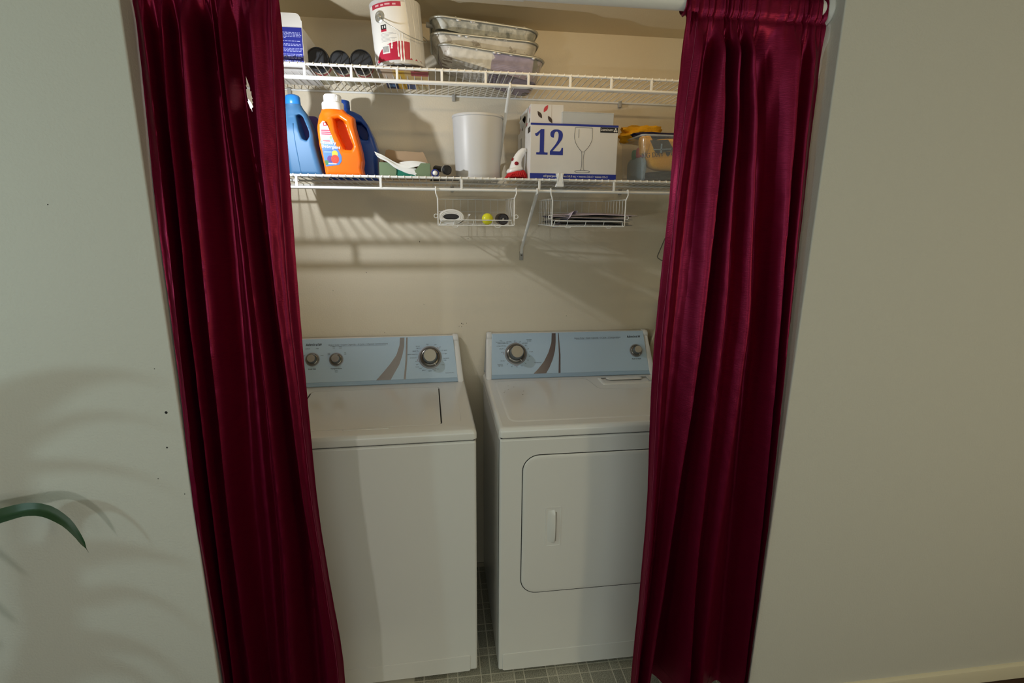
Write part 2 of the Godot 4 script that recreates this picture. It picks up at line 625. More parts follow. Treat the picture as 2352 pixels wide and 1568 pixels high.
func room() -> void:
	var t := 0.11
	var w := struct("wall_left", box(Vector3(-2.7, 0, -t), Vector3(XL, 2.5, 0), 0.004), M["wall paint"], "cream textured wall left of the closet opening with leaf shadows on it", "wall")
	for q in [[-0.759, 1.101, 0.0035], [-0.769, 1.011, 0.0022], [-0.929, 1.579, 0.0014], [-0.80, 0.93, 0.0013], [-0.745, 0.885, 0.0013], [-0.71 - 0.06, 1.21, 0.0012]]:
		part(w, "nail_hole", MB.new().lathe([Vector2(q[2], 0), Vector2(q[2] * 0.8, 0.0006), Vector2(0, 0.0007)], 10, T(q[0], q[1], 0, 90)), M["gap dark"])
	struct("wall_right", box(Vector3(XR, 0, -t), Vector3(2.8, 2.5, 0), 0.004), M["wall paint"], "plain cream textured wall right of the closet opening", "wall")
	struct("wall_header", box(Vector3(XL, HEAD, -t), Vector3(XR, 2.5, 0), 0.002), M["wall paint"], "wall header above the closet opening and curtain rod", "wall")
	var b := struct("wall_back", box(Vector3(-0.95, 0, ZB - 0.1), Vector3(1.05, 2.4, ZB)), M["closet paint"], "cream back wall of the laundry closet behind shelves and machines", "wall")
	var sc := MB.new()
	for q in [[-0.02, 1.13, 0.0022], [-0.014, 1.127, 0.0015], [0.0, 1.131, 0.0014], [-0.03, 1.118, 0.0012], [-0.02, 1.117, 0.0014], [-0.18, 1.46, 0.002], [-0.39, 1.34, 0.0018], [-0.52, 1.27, 0.0012], [-0.17, 1.21, 0.0013], [0.42, 1.155, 0.0014], [0.01, 1.473, 0.0016], [-0.33, 1.098, 0.0014]]:
		sc.ball(Vector3(q[0], q[1], ZB), Vector3(q[2] * 0.8, q[2] * 1.3, 0.0003), 8, 4)
	tag(part(b, "scuff_mark", sc, M["scratch"]), "", "", "", "stuff")
	struct("wall_closet_left", box(Vector3(-0.95, 0, ZB), Vector3(-0.80, 2.4, -t)), M["closet paint"], "left side wall of the closet behind the left curtain", "wall")
	struct("wall_closet_right", box(Vector3(0.93, 0, ZB), Vector3(1.05, 2.4, -t)), M["closet paint"], "right side wall of the closet behind the right curtain", "wall")
	struct("ceiling_closet", box(Vector3(-0.95, CEIL, ZB - 0.1), Vector3(1.05, CEIL + 0.12, -t)), M["ceiling paint"], "tan closet ceiling above the top wire shelf", "ceiling")
	# vinyl floor with its embossed tiles
	var fl := struct("floor", box(Vector3(-0.8, -0.06, ZB), Vector3(0.93, -0.0012, 0.0)), M["grout"], "grey tile-pattern vinyl floor of the laundry closet", "floor")
	var xs := []; var zs := []
	for i in range(-2, 9):
		xs.append([0.0085 + 0.1156 * i, 0.0085 + 0.1156 * i + 0.0345]); xs.append([0.0085 + 0.1156 * i + 0.0345, 0.0085 + 0.1156 * (i + 1)])
	for i in range(-4, 4):
		zs.append([-0.353 + 0.117 * i, -0.353 + 0.117 * i + 0.035]); zs.append([-0.353 + 0.117 * i + 0.035, -0.353 + 0.117 * (i + 1)])
	var cache := {}
	rng.seed = 5
	var vn := ["vinyl a", "vinyl b", "vinyl c"]
	for x in xs:
		for z in zs:
			var x0: float = maxf(x[0], -0.79); var x1: float = minf(x[1], 0.92); var z0: float = maxf(z[0], ZB); var z1: float = minf(z[1], -0.002)
			if x1 - x0 < 0.01 or z1 - z0 < 0.01: continue
			if z1 < -0.27 and (x1 < -0.06 or x0 > 0.12): continue
			if x0 > 0.88: continue
			var key := "%.3f %.3f" % [x1 - x0, z1 - z0]
			if not cache.has(key): cache[key] = MB.new().rbox(Vector3.ZERO, Vector3(x1 - x0 - 0.0042, 0.0016, z1 - z0 - 0.0042), 0.0007, Transform3D(), 1).mesh()
			var p := part(fl, "tile", cache[key], M[vn[rng.randi() % 3]])
			p.position = Vector3((x0 + x1) / 2, -0.0008, (z0 + z1) / 2)
	# the room the camera stands in
	struct("floor_room", box(Vector3(-2.7, -0.06, 0.0), Vector3(2.8, -0.002, 3.4)), M["carpet"], "dark brown carpet of the room in front of the closet", "floor")
	struct("ceiling_room", box(Vector3(-2.7, 2.44, 0), Vector3(2.8, 2.5, 3.4)), M["trim paint"], "room ceiling in front of the closet", "ceiling")
	struct("wall_far_left", box(Vector3(-2.8, 0, -t), Vector3(-2.7, 2.5, 3.4)), M["wall paint"], "room side wall far left of the camera", "wall")
	struct("wall_far_right", box(Vector3(2.8, 0, -t), Vector3(2.9, 2.5, 3.4)), M["wall paint"], "room side wall far right of the camera", "wall")
	struct("wall_front", box(Vector3(-2.8, 0, 3.4), Vector3(2.9, 2.5, 3.5)), M["wall paint"], "room wall behind the camera", "wall")
	# baseboards
	var bp := PackedVector2Array([Vector2(0, 0), Vector2(0.013, 0), Vector2(0.013, 0.043), Vector2(0.011, 0.05), Vector2(0.005, 0.055), Vector2(0, 0.056)])
	for q in [["baseboard_right", XR + 0.002, 2.78, "low white baseboard along the foot of the right wall"], ["baseboard_left", -2.68, XL - 0.002, "low white baseboard along the foot of the left wall"]]:
		struct(q[0], MB.new().solid(bp, [Vector2(0, 0), Vector2(0, q[2] - q[1])], Transform3D(Basis(Vector3(0, 0, 1), Vector3(0, 1, 0), Vector3(-1, 0, 0)), Vector3(q[2], 0, 0)), true, true, 30.0), M["trim paint"], q[3], "baseboard")


# ---------------------------------------------------------------- curtains
# fold lines: x at the listed heights, z of ridge (+) or valley (-)
func _track(ys: Array, row: Array, y: float) -> float:
	if y >= ys[0]: return row[0]
	for i in ys.size() - 1:
		if y >= ys[i + 1]:
			var k: float = (ys[i] - y) / (ys[i] - ys[i + 1])
			var a: float = row[maxi(i - 1, 0)]; var b: float = row[i]; var c: float = row[i + 1]; var d: float = row[mini(i + 2, ys.size() - 1)]
			return b + 0.5 * k * (c - a + k * (2 * a - 5 * b + 4 * c - d + k * (3 * (b - c) + d - a)))
	return row[-1]


func curtain(called: String, label: String, ys: Array, rows: Array, zs: Array, y0: float, y1: float, hem_at: Array, sd: int, slit := Vector2.ZERO) -> Node3D:
	var th := thing(called, label, "curtain")
	var f := FastNoiseLite.new(); f.seed = sd; f.frequency = 1.0
	var nT := rows.size()
	var at := func(s: float, y: float) -> Vector3:      # s runs over the fold lines
		var i := clampi(int(s), 0, nT - 2)
		var k := s - i
		var xa := _track(ys, rows[i], y); var xb := _track(ys, rows[i + 1], y)
		var za := _track(ys, zs[i], y); var zb := _track(ys, zs[i + 1], y)
		var e := k * k * (3 - 2 * k)
		var x := lerpf(xa, xb, k); var z := lerpf(za, zb, lerpf(k, e, 0.85))
		var top := exp(-(y1 - y) / 0.09)
		z += 0.009 * top * sin(x * 300.0 + 3.0 * sin(x * 41.0)) + 0.006 * exp(-(y1 - y) / 0.3) * sin(x * 150.0 + 1.3 + y * 2.0) + 0.0011 * sin(x * 140.0 + y * 1.7 + 2.0 * sin(x * 33.0))
		z += 0.0022 * f.get_noise_2d(x * 22.0, y * 5.0) + 0.0012 * f.get_noise_2d(x * 60.0, y * 14.0)
		# gathered flat over the front of the rod, pinched at the seam below it
		var gat := clampf((y - (y1 - 0.16)) / 0.095, 0.0, 1.0)
		gat = gat * gat * (3.0 - 2.0 * gat)
		var ph := x * 400.0 + 2.6 * sin(x * 63.0) + 1.7 * sin(x * 151.0 + y * 9.0)
		z = lerpf(z, -0.0415 + 0.0036 * sin(ph) + 0.0016 * sin(x * 230.0 - y * 30.0), gat)
		z -= 0.0075 * exp(-pow((y - 2.0335) / 0.006, 2.0))
		if y > 2.074: z -= (y - 2.074) * (y - 2.074) * 26.0
		return Vector3(x, y, z)
	var sub := 10
	var nu := (nT - 1) * sub
	var nv := 250
	var wd: float = rows[-1][0] - rows[0][0]
	var cloth := MB.new().sheet(nu, nv, func(u, v): return at.call(u * (nT - 1), lerpf(y1, y0, v)), Vector2(2.6 * wd / 0.35, 5.2))
	if slit != Vector2.ZERO:      # a slit where two folds part
		var v2 := PackedVector3Array(); var n2 := PackedVector3Array(); var u2 := PackedVector2Array()
		for t in range(0, cloth.v.size(), 3):
			var c := (cloth.v[t] + cloth.v[t + 1] + cloth.v[t + 2]) / 3.0
			var dy := (c.y - slit.y) / 0.033
			var dx := (c.x - slit.x + dy * 0.004) / (0.0075 * (1.0 - 0.45 * dy))
			if dx * dx + dy * dy < 1.0: continue
			for k in 3:
				v2.append(cloth.v[t + k]); n2.append(cloth.n[t + k]); u2.append(cloth.uv[t + k])
		cloth.v = v2; cloth.n = n2; cloth.uv = u2
	part(th, "panel", cloth, M["red silk"])
	# the gathered pocket that the rod runs through
	var xa: float = rows[0][0]; var xb: float = rows[-1][0]
	var pocket := func(u: float, v: float) -> Vector3:
		var a := lerpf(-3.0, 3.0, v)
		var x := lerpf(xa, xb, u)
		x = lerpf(xa, xb, u) + 0.006 * sin(a * 0.9 + 0.5) * sin(u * PI)
		var rr := 0.0225 + 0.0016 * sin(u * 150.0 + 2.0 * sin(u * 23.0) + a * 0.7) + 0.0016 * f.get_noise_2d(u * 60.0, a)
		return Vector3(x, 2.0665 + rr * sin(a) * 1.25, -0.0685 + rr * cos(a))
	part(th, "rod_pocket", MB.new().sheet(150, 16, pocket, Vector2(4.0, 0.5)), M["red silk"])
	for h in hem_at:
		var s0: float = h[0]; var s1: float = h[1]
		var band := func(u: float, v: float) -> Vector3:
			var y := lerpf(y1 - 0.06, y0, v)
			var p: Vector3 = at.call(lerpf(s0, s1, u), y)
			return p + Vector3(0, 0, 0.0016 * minf(1.0, minf(u, 1.0 - u) * 8.0 + 0.35))
		part(th, "side_hem", MB.new().sheet(10, 120, band, Vector2(0.3, 5.2)), M["red silk"])
		var st := []
		var in_s := s1 if absf(s0 - roundf(s0)) < 0.01 and (s0 < 0.1 or s0 > nT - 1.1) else s0
		for i in 100:
			var y := lerpf(y1 - 0.07, y0, i / 99.0)
			st.append(at.call(in_s, y) + Vector3(0, 0, 0.0016))
		part(th, "hem_stitching", MB.new().tube(st, 0.0006, 4), M["stitch"])
	# bottom hem
	var bh := func(u: float, v: float) -> Vector3:
		var p: Vector3 = at.call(u * (nT - 1), lerpf(y0 + 0.05, y0 - 0.001, v))
		return p + Vector3(0, 0, 0.0015)
	part(th, "bottom_hem", MB.new().sheet(nu, 4, bh, Vector2(2.6 * wd / 0.35, 0.15)), M["red silk"])
	return th


func curtains() -> void:
	var rod := thing("curtain_rod", "thick white tension rod across the top of the closet opening", "curtain rod", T(0, 2.0665, -0.066))
	part(rod, "tube", MB.new().tube([Vector3(XL + 0.02, 0, 0), Vector3(0.1, 0, 0)], 0.0205, 24), M["rod white"])
	part(rod, "sleeve", MB.new().tube([Vector3(0.09, 0, 0), Vector3(XR - 0.02, 0, 0)], 0.0185, 24), M["rod white"])
	for s in [XL, XR]:
		var sg := 1.0 if s < 0 else -1.0
		part(rod, "end_cap", MB.new().lathe([Vector2(0.0, 0.0005), Vector2(0.036, 0.0005), Vector2(0.037, 0.004), Vector2(0.034, 0.009), Vector2(0.027, 0.013), Vector2(0.0235, 0.032), Vector2(0.0, 0.034)], 32, Transform3D(Basis(Vector3(0, 1, 0), Vector3(sg, 0, 0), Vector3(0, 0, 1)), Vector3(s, 0, 0))), M["rod white"])
	var yl := [1.993, 1.787, 1.612, 1.332, 1.158, 0.834, 0.661, 0.286]
	var L := [
		[-0.727, -0.727, -0.726, -0.724, -0.724, -0.728, -0.727, -0.724],
		[-0.7047, -0.7046, -0.7051, -0.7085, -0.711, -0.7163, -0.7167, -0.7141],
		[-0.6911, -0.6945, -0.6959, -0.7005, -0.703, -0.7077, -0.7082, -0.7062],
		[-0.6591, -0.6713, -0.6758, -0.6844, -0.6865, -0.6929, -0.6944, -0.6985],
		[-0.648, -0.6541, -0.655, -0.6606, -0.6631, -0.6702, -0.6717, -0.6773],
		[-0.6171, -0.6293, -0.6344, -0.6418, -0.6454, -0.6517, -0.6522, -0.649],
		[-0.5825, -0.587, -0.5873, -0.5927, -0.5989, -0.6117, -0.6145, -0.6225],
		[-0.5735, -0.5736, -0.5673, -0.567, -0.5676, -0.5717, -0.5744, -0.589],
		[-0.5661, -0.5631, -0.5548, -0.5532, -0.5519, -0.5557, -0.5573, -0.5708],
		[-0.5485, -0.5465, -0.5397, -0.535, -0.5303, -0.5288, -0.5299, -0.5422],
		[-0.528, -0.5249, -0.5151, -0.506, -0.4995, -0.4907, -0.484, -0.4899],
		[-0.4844, -0.4934, -0.493, -0.4897, -0.4817, -0.4715, -0.4596, -0.4477],
		[-0.4556, -0.4669, -0.4712, -0.4743, -0.4679, -0.4596, -0.4481, -0.4294],
		[-0.4335, -0.4407, -0.4446, -0.4476, -0.4474, -0.4444, -0.4355, -0.4093]]
	var zl := []
	for z in [-0.05, -0.022, -0.07, -0.012, -0.062, -0.004, -0.082, -0.050, -0.066, -0.002, -0.064, -0.018, -0.030, -0.054]:
		var r := []
		for i in 8: r.append(z)
		zl.append(r)
	for i in 8: zl[0][i] = [-0.05, -0.04, -0.022, -0.012, -0.006, 0.001, -0.004, -0.012][i]
	for i in 8: zl[1][i] = [-0.028, -0.024, -0.014, -0.004, 0.002, 0.006, 0.004, -0.002][i]
	for i in 8: zl[10][i] = [-0.06, -0.062, -0.066, -0.07, -0.075, -0.085, -0.09, -0.092][i]
	curtain("curtain", "dark red silky curtain hanging partly over the washing machine", yl, L, zl, 0.02, 2.10, [[12.3, 13.0]], 3, Vector2(-0.514, 1.822))
	var yr := [2.002, 1.808, 1.626, 1.319, 1.107, 0.736, 0.532, 0.075]
	var R := [
		[0.486, 0.480, 0.482, 0.474, 0.474, 0.487, 0.487, 0.480],
		[0.5259, 0.5099, 0.4988, 0.492, 0.4915, 0.4986, 0.4999, 0.4924],
		[0.5525, 0.5436, 0.538, 0.532, 0.5304, 0.5278, 0.5246, 0.5072],
		[0.5725, 0.5903, 0.5921, 0.5888, 0.5798, 0.5574, 0.546, 0.5231],
		[0.5898, 0.6054, 0.6063, 0.6054, 0.6015, 0.5892, 0.5834, 0.5759],
		[0.6066, 0.6274, 0.6318, 0.6442, 0.6427, 0.6429, 0.6433, 0.6591],
		[0.623, 0.6475, 0.658, 0.6742, 0.6727, 0.6683, 0.6661, 0.6782],
		[0.645, 0.6743, 0.6904, 0.7151, 0.7131, 0.7049, 0.6981, 0.6981],
		[0.6761, 0.7116, 0.7371, 0.7619, 0.7681, 0.7803, 0.7855, 0.8014],
		[0.7696, 0.7812, 0.7889, 0.8016, 0.8098, 0.8241, 0.8303, 0.8387],
		[0.8023, 0.804, 0.8067, 0.8153, 0.8226, 0.8349, 0.8402, 0.845],
		[0.8208, 0.8194, 0.8212, 0.8277, 0.8338, 0.8425, 0.8462, 0.849],
		[0.8463, 0.8479, 0.848, 0.8491, 0.8496, 0.8502, 0.851, 0.854]]
	var zr := []
	for z in [-0.052, -0.026, -0.064, -0.008, -0.070, -0.006, -0.060, -0.010, -0.086, -0.004, -0.05, -0.008, -0.042]:
		var r := []
		for i in 8: r.append(z)
		zr.append(r)
	for i in 8: zr[4][i] = [-0.06, -0.066, -0.07, -0.074, -0.08, -0.10, -0.12, -0.155][i]
	for i in 8: zr[9][i] = [-0.02, -0.014, -0.008, 0.0, 0.006, 0.008, 0.008, 0.008][i]
	for i in 8: zr[11][i] = [-0.026, -0.02, -0.012, -0.002, 0.004, 0.008, 0.008, 0.008][i]
	for i in 8: zr[12][i] = [-0.046, -0.042, -0.034, -0.026, -0.018, -0.006, -0.002, 0.0][i]
	curtain("curtain", "dark red silky curtain hanging partly over the clothes dryer", yr, R, zr, 0.035, 2.10, [[0.0, 0.62]], 8)


# ---------------------------------------------------------------- laundry machines
func knob(parent: Node, xf: Transform3D, r: float, big: bool) -> void:
	var k := part(parent, "knob", MB.new().lathe([Vector2(r * 0.86, 0), Vector2(r * 0.86, r * 0.25), Vector2(r * 0.8, r * 0.33), Vector2(r * 0.68, r * 0.36), Vector2(r * 0.6, r * 0.5), Vector2(r * 0.56, r * 1.0), Vector2(r * 0.52, r * 1.06), Vector2(0, r * 1.08)], 40, xf), M["knob skirt"])
	part(k, "dial_ring", MB.new().lathe([Vector2(r, 0.0004), Vector2(r, 0.0022), Vector2(r * 0.93, 0.0032), Vector2(r * 0.86, 0.0032)], 40, xf), M["knob rim"])
	part(k, "knob_face", MB.new().lathe([Vector2(r * 0.53, r * 1.055), Vector2(r * 0.5, r * 1.1), Vector2(0, r * 1.1)], 40, xf), M["knob metal"])
	part(k, "pointer", MB.new().rbox(Vector3(0, r * 0.36, r * 0.73), Vector3(r * 0.07, r * 0.06, r * 0.2), 0.0003, xf * T(0, 0, 0, 0, 32)), M["plastic white"])


func panel_xf(z0: float, y0: float, z1: float, y1: float) -> Transform3D:
	var up := Vector3(0, y1 - y0, z1 - z0).normalized()
	return Transform3D(Basis(Vector3(1, 0, 0), up, Vector3(1, 0, 0).cross(up)), Vector3(0, y0, z0))


func console(th: Node, x0: float, x1: float, y0: float, zb: float, yt: float, zt: float, zback: float, taper: float) -> Transform3D:
	var px := panel_xf(zb, y0, zt, yt)
	var L := Vector2(yt - y0, zt - zb).length()
	var xc := (x0 + x1) / 2
	var lean := func(mb: MB) -> MB:      # the console narrows towards its top
		for i in mb.v.size():
			var p := mb.v[i]
			p.x = xc + (p.x - xc) * (1.0 - taper * (p.y - y0) / (yt - y0))
			mb.v[i] = p
		return mb
	# section in (z, y): x axis of the outline is -z
	var sec := func(g: float, rr: float) -> PackedVector2Array:
		var o := PackedVector2Array()
		o.append(Vector2(-zback, y0))
		o.append(Vector2(-(zb + g), y0)); o.append(Vector2(-(zb + g), y0 + 0.006))
		var c := Vector2(-(zt + g) + rr * 0.8, yt + g - rr)
		for i in 7:
			var a := deg_to_rad(205.0 - 115.0 * i / 6.0)
			o.append(c + Vector2(cos(a), sin(a)) * rr)
		o.append(Vector2(-zback, yt + g))
		o.reverse()
		return o
	var ex := Transform3D(Basis(Vector3(0, 0, -1), Vector3(0, 1, 0), Vector3(1, 0, 0)), Vector3.ZERO)
	part(th, "console", lean.call(MB.new().solid(sec.call(0.0, 0.006), [Vector2(0, x0 + 0.006), Vector2(0, x1 - 0.006)], ex)), M["plastic white"])
	var cw := 0.023
	part(th, "console_end_cap", lean.call(MB.new().solid(sec.call(0.0045, 0.018), [Vector2(0.007, x0), Vector2(0.0025, x0 + 0.0015), Vector2(0, x0 + 0.007), Vector2(0, x0 + cw - 0.002), Vector2(0.0014, x0 + cw)], ex)), M["plastic white"])
	part(th, "console_end_cap", lean.call(MB.new().solid(sec.call(0.0045, 0.018), [Vector2(0.0014, x1 - cw), Vector2(0, x1 - cw + 0.002), Vector2(0, x1 - 0.007), Vector2(0.0025, x1 - 0.0015), Vector2(0.007, x1)], ex)), M["plastic white"])
	var w := x1 - x0 - 2 * cw
	part(th, "control_panel", lean.call(MB.new().plate(rrect(w, L * 0.912, 0.002, 2), 0.0, 0.0032, 0.001, px * T(xc, L * (0.09 + 0.456), 0))), M["console blue"])
	part(th, "panel_strip", lean.call(MB.new().solid(rrect(w, L * 0.085, 0.001, 2), [Vector2(0, 0), Vector2(0, 0.004), Vector2(0.001, 0.005)], px * T(xc, L * 0.043, 0, -10))), M["console strip"])
	return px


func band(th: Node, px: Transform3D, L: float, left: Array, right: Array) -> void:
	# an inlaid band between two edges given as (x, height share)
	var mb := MB.new()
	var pick := func(a: Array, k: float) -> Vector2:
		var s: float = k * (a.size() - 1); var i := mini(int(s), a.size() - 2)
		var p: Vector2 = a[i].lerp(a[i + 1], s - i)
		return Vector2(p.x, p.y * L)
	var rows := []
	for j in 25:
		var a: Vector2 = pick.call(left, j / 24.0); var b: Vector2 = pick.call(right, j / 24.0)
		rows.append(PackedVector3Array([Vector3(a.x, a.y, 0.0030), Vector3(a.x, a.y, 0.0036), Vector3(b.x, b.y, 0.0036), Vector3(b.x, b.y, 0.0030)]))
	mb.loft(rows, false, px)
	part(th, "swoosh", mb, M["swoosh"])


func dial_words(th: Node, px: Transform3D, L: float, cx: float, ct: float, r: float, words: Array, red: Array) -> void:
	var mb := MB.new()
	for w in words:
		var a := deg_to_rad(w[0])
		var p := Vector2(cos(a), sin(a)) * (r + 0.006)
		var s: String = w[1]
		var wide := s.length() * 0.0011
		mb.text(s, 0.0034, SANS, px * T(cx + p.x + (wide if cos(a) > 0.25 else (-wide if cos(a) < -0.25 else 0.0)), ct * L + p.y, 0.0034), 0.0003)
		var q := Vector2(cos(a), sin(a)) * (r + 0.0025)
		mb.rbox(Vector3.ZERO, Vector3(0.0028, 0.0006, 0.0004), 0.0001, px * T(cx + q.x, ct * L + q.y, 0.0034, 0, 0, w[0]), 1)
	lettering(th, mb, M["print dark"])
	var mr := MB.new()
	for seg in red:
		var rows := []
		for i in 9:
			var a := deg_to_rad(lerpf(seg[0], seg[1], i / 8.0))
			var d := Vector2(cos(a), sin(a))
			rows.append(PackedVector3Array([Vector3(d.x * (r + 0.0006), d.y * (r + 0.0006), 0), Vector3(d.x * (r + 0.0018), d.y * (r + 0.0018), 0)]))
		mr.loft(rows, false, px * T(cx, ct * L, 0.0035))
	tag(part(th, "cycle_marking", mr, M["print red"]), "", "", "", "stuff")


func machine_body(th: Node, w0: float, w1: float, dep: float, top: float, lip: float) -> void:
	# cabinet with a shallow kick recess at the foot
	part(th, "cabinet", MB.new().rbox(Vector3((w0 + w1) / 2, (lip - 0.003 + 0.012) / 2, -dep / 2), Vector3(w1 - w0, lip - 0.003 - 0.012, dep), 0.008, Transform3D(), 3), M["enamel"])
	for q in [[w0 + 0.05, -0.05], [w1 - 0.05, -0.05], [w0 + 0.05, -dep + 0.05], [w1 - 0.05, -dep + 0.05]]:
		part(th, "foot", MB.new().lathe([Vector2(0.014, 0), Vector2(0.016, 0.006), Vector2(0.010, 0.014)], 16, T(q[0], 0, q[1]), 40.0, true, true), M["black plastic"])
	part(th, "seam_shadow_gap", MB.new().rbox(Vector3((w0 + w1) / 2, lip - 0.0015, -dep / 2 - 0.001), Vector3(w1 - w0 - 0.008, 0.004, dep - 0.008), 0.001, Transform3D(), 1), M["gap dark"])


func washer() -> void:
	var th := thing("washing_machine", "white top-loading washing machine with blue control panel, left of the dryer", "washing machine", Transform3D(Basis(Vector3.UP, 0.0236), Vector3(-0.0026, 0, -0.2487)))
	var w0 := -0.684; var w1 := 0.0; var dep := 0.575; var top := 0.9166; var lip := 0.8814
	machine_body(th, w0, w1, dep, top, lip)
	# worktop with the lid well in it
	var mx := (w0 + w1) / 2
	var rings := []
	var out := rrect(w1 - w0 + 0.004, dep + 0.004, 0.012, 6)
	var inn := rrect(0.474, 0.379, 0.016, 6)
	var lc := Vector2(-0.343 + 0.003, 0.244)      # centre of the lid (x, depth)
	for q in [[out, 0.004, lip], [out, 0.0, lip + 0.004], [out, 0.0, top - 0.014], [out, 0.002, top - 0.007], [out, 0.006, top - 0.002], [out, 0.013, top]]:
		var r := PackedVector3Array()
		for p in q[0]:
			var s := Vector2(p.x * (1.0 - q[1] / ((w1 - w0) / 2)), p.y * (1.0 - q[1] / (dep / 2)))
			r.append(Vector3(mx + s.x, q[2], -dep / 2 + s.y))
		rings.append(r)
	for y in [top, top - 0.003, top - 0.016]:
		var r := PackedVector3Array()
		for p in inn: r.append(Vector3(lc.x + p.x * (1.0 if y == top else 0.995), y, -lc.y + p.y))
		rings.append(r)
	part(th, "worktop", MB.new().loft(rings, true, Transform3D(), true, true, 35.0), M["enamel"])
	var lx := Transform3D(Basis(Vector3(1, 0, 0), Vector3(0, 0, -1), Vector3(0, 1, 0)), Vector3(lc.x, top - 0.013, -lc.y))
	var lid := part(th, "lid", MB.new().solid(rrect(0.466, 0.376, 0.014, 6), [Vector2(0, 0), Vector2(0, 0.0122), Vector2(0.0008, 0.0134), Vector2(0.0025, 0.0138)], lx), M["enamel"])
	part(lid, "finger_notch", MB.new().solid(rrect(0.14, 0.012, 0.005, 4), [Vector2(0, 0), Vector2(0, 0.0023), Vector2(0.003, 0.0029)], Transform3D(lx.basis, Vector3(-0.338, top - 0.0012, -0.049))), M["enamel"])
	for q in [[-0.109, 0.004], [-0.579, 0.004]]:
		part(lid, "hinge_gap", MB.new().rbox(Vector3(q[0] + 0.004, top - 0.001, -0.244), Vector3(0.0035, 0.0025, 0.33), 0.0005, Transform3D(), 1), M["gap dark"])
	part(th, "worktop_emboss", MB.new().tube([Vector3(-0.043, top - 0.0002, -0.43), Vector3(-0.041, top - 0.0002, -0.12), Vector3(-0.045, top - 0.0002, -0.075)], 0.0009, 6), M["enamel"])
	var kick := PackedVector2Array()
	part(th, "kick_panel", MB.new().solid(rrect(w1 - w0 - 0.05, 0.064, 0.006, 4), [Vector2(0, -0.002), Vector2(0, 0.0012), Vector2(0.0012, 0.0022)], T(mx, 0.044, 0)), M["enamel"])
	var px := console(th, w0 + 0.002, w1 - 0.004, top, -0.488, 1.0864, -0.567, -0.588, 0.045)
	var L := Vector2(1.0864 - top, 0.079).length()
	band(th, px, L, [Vector2(-0.2511, 0.985), Vector2(-0.2534, 0.822), Vector2(-0.2661, 0.613), Vector2(-0.2906, 0.427), Vector2(-0.3148, 0.271), Vector2(-0.345, 0.092)], [Vector2(-0.2337, 0.985), Vector2(-0.2355, 0.80), Vector2(-0.243, 0.60), Vector2(-0.2560, 0.40), Vector2(-0.274, 0.235), Vector2(-0.2895, 0.092)])
	band(th, px, L, [Vector2(-0.2268, 0.985), Vector2(-0.2312, 0.492), Vector2(-0.2395, 0.092)], [Vector2(-0.2212, 0.985), Vector2(-0.2243, 0.491), Vector2(-0.2315, 0.092)])
	var kz := Transform3D(Basis(Vector3(1, 0, 0), Vector3(0, 0, 1), Vector3(0, -1, 0)), Vector3.ZERO)
	knob(th, px * T(-0.1349, 0.542 * L, 0.003) * kz, 0.046, true)
	knob(th, px * T(-0.4947, 0.558 * L, 0.003) * kz, 0.0268, false)
	knob(th, px * T(-0.5833, 0.573 * L, 0.003) * kz, 0.0268, false)
	var tx := MB.new()
	tx.text("Admiral", 0.0125, SANSB, px * T(-0.585, 0.882 * L, 0.0034), 0.0004)
	tx.rbox(Vector3.ZERO, Vector3(0.0034, 0.0085, 0.0004), 0.0001, px * T(-0.5565, 0.882 * L, 0.0034, 0, 0, -12), 1)
	tx.rbox(Vector3.ZERO, Vector3(0.0022, 0.008, 0.0004), 0.0001, px * T(-0.5515, 0.882 * L, 0.0034, 0, 0, -12), 1)
	lettering(th, tx, M["print black"])
	var t2 := MB.new()
	t2.text("Heavy Duty • Super Capacity • 8 Cycle • 3 Speed Combinations", 0.0082, SANS, px * T(-0.412, 0.866 * L, 0.0034), 0.0004)
	t2.rbox(Vector3.ZERO, Vector3(0.213, 0.0007, 0.0004), 0.0001, px * T(-0.412, 0.836 * L, 0.0034), 1)
	t2.text("Heavy Duty Plus", 0.0045, SANS, px * T(-0.0587, 0.195 * L, 0.0034), 0.0003)
	lettering(th, t2, M["print grey"])
	var t3 := MB.new()
	t3.text("Load Size", 0.0066, SANSB, px * T(-0.584, 0.373 * L, 0.0034), 0.0004)
	t3.text("Temperature", 0.0066, SANSB, px * T(-0.495, 0.367 * L, 0.0034), 0.0004)
	t3.text("wash", 0.0042, SANS, px * T(-0.495, 0.325 * L, 0.0034), 0.0003)
	t3.text("rinse", 0.0042, SANS, px * T(-0.495, 0.298 * L, 0.0034), 0.0003)
	for q in [[-0.602, 0.80, "medium"], [-0.566, 0.80, "large"], [-0.548, 0.655, "super"], [-0.617, 0.655, "small"], [-0.523, 0.695, "cold"], [-0.523, 0.665, "cold"], [-0.505, 0.83, "warm"], [-0.505, 0.80, "cold"], [-0.479, 0.83, "warm"], [-0.479, 0.80, "warm"], [-0.462, 0.695, "hot"], [-0.462, 0.665, "cold"]]:
		t3.text(q[2], 0.0042, SANS, px * T(q[0], q[1] * L, 0.0034), 0.0003)
	t3.text("Normal", 0.0044, SANS, px * T(-0.182, 0.79 * L, 0.0034), 0.0003)
	t3.text("Gentle", 0.0044, SANS, px * T(-0.186, 0.345 * L, 0.0034), 0.0003)
	lettering(th, t3, M["print dark"])
	dial_words(th, px, L, -0.1349, 0.542, 0.0485, [[165, "regular, heavy 14"], [180, "ex heavy 18"], [150, "regular 10"], [135, "light 6"], [196, "off"], [210, "spin"], [100, "rinse"], [70, "spin"], [48, "off"], [30, "12 regular"], [14, "8 light"], [-6, "Permanent"], [-14, "Press"], [-35, "rinse"], [-62, "spin"], [-75, "off"], [-92, "regular"], [-110, "light 6"], [-128, "rinse"]], [[40, 56], [186, 200], [-80, -62]])


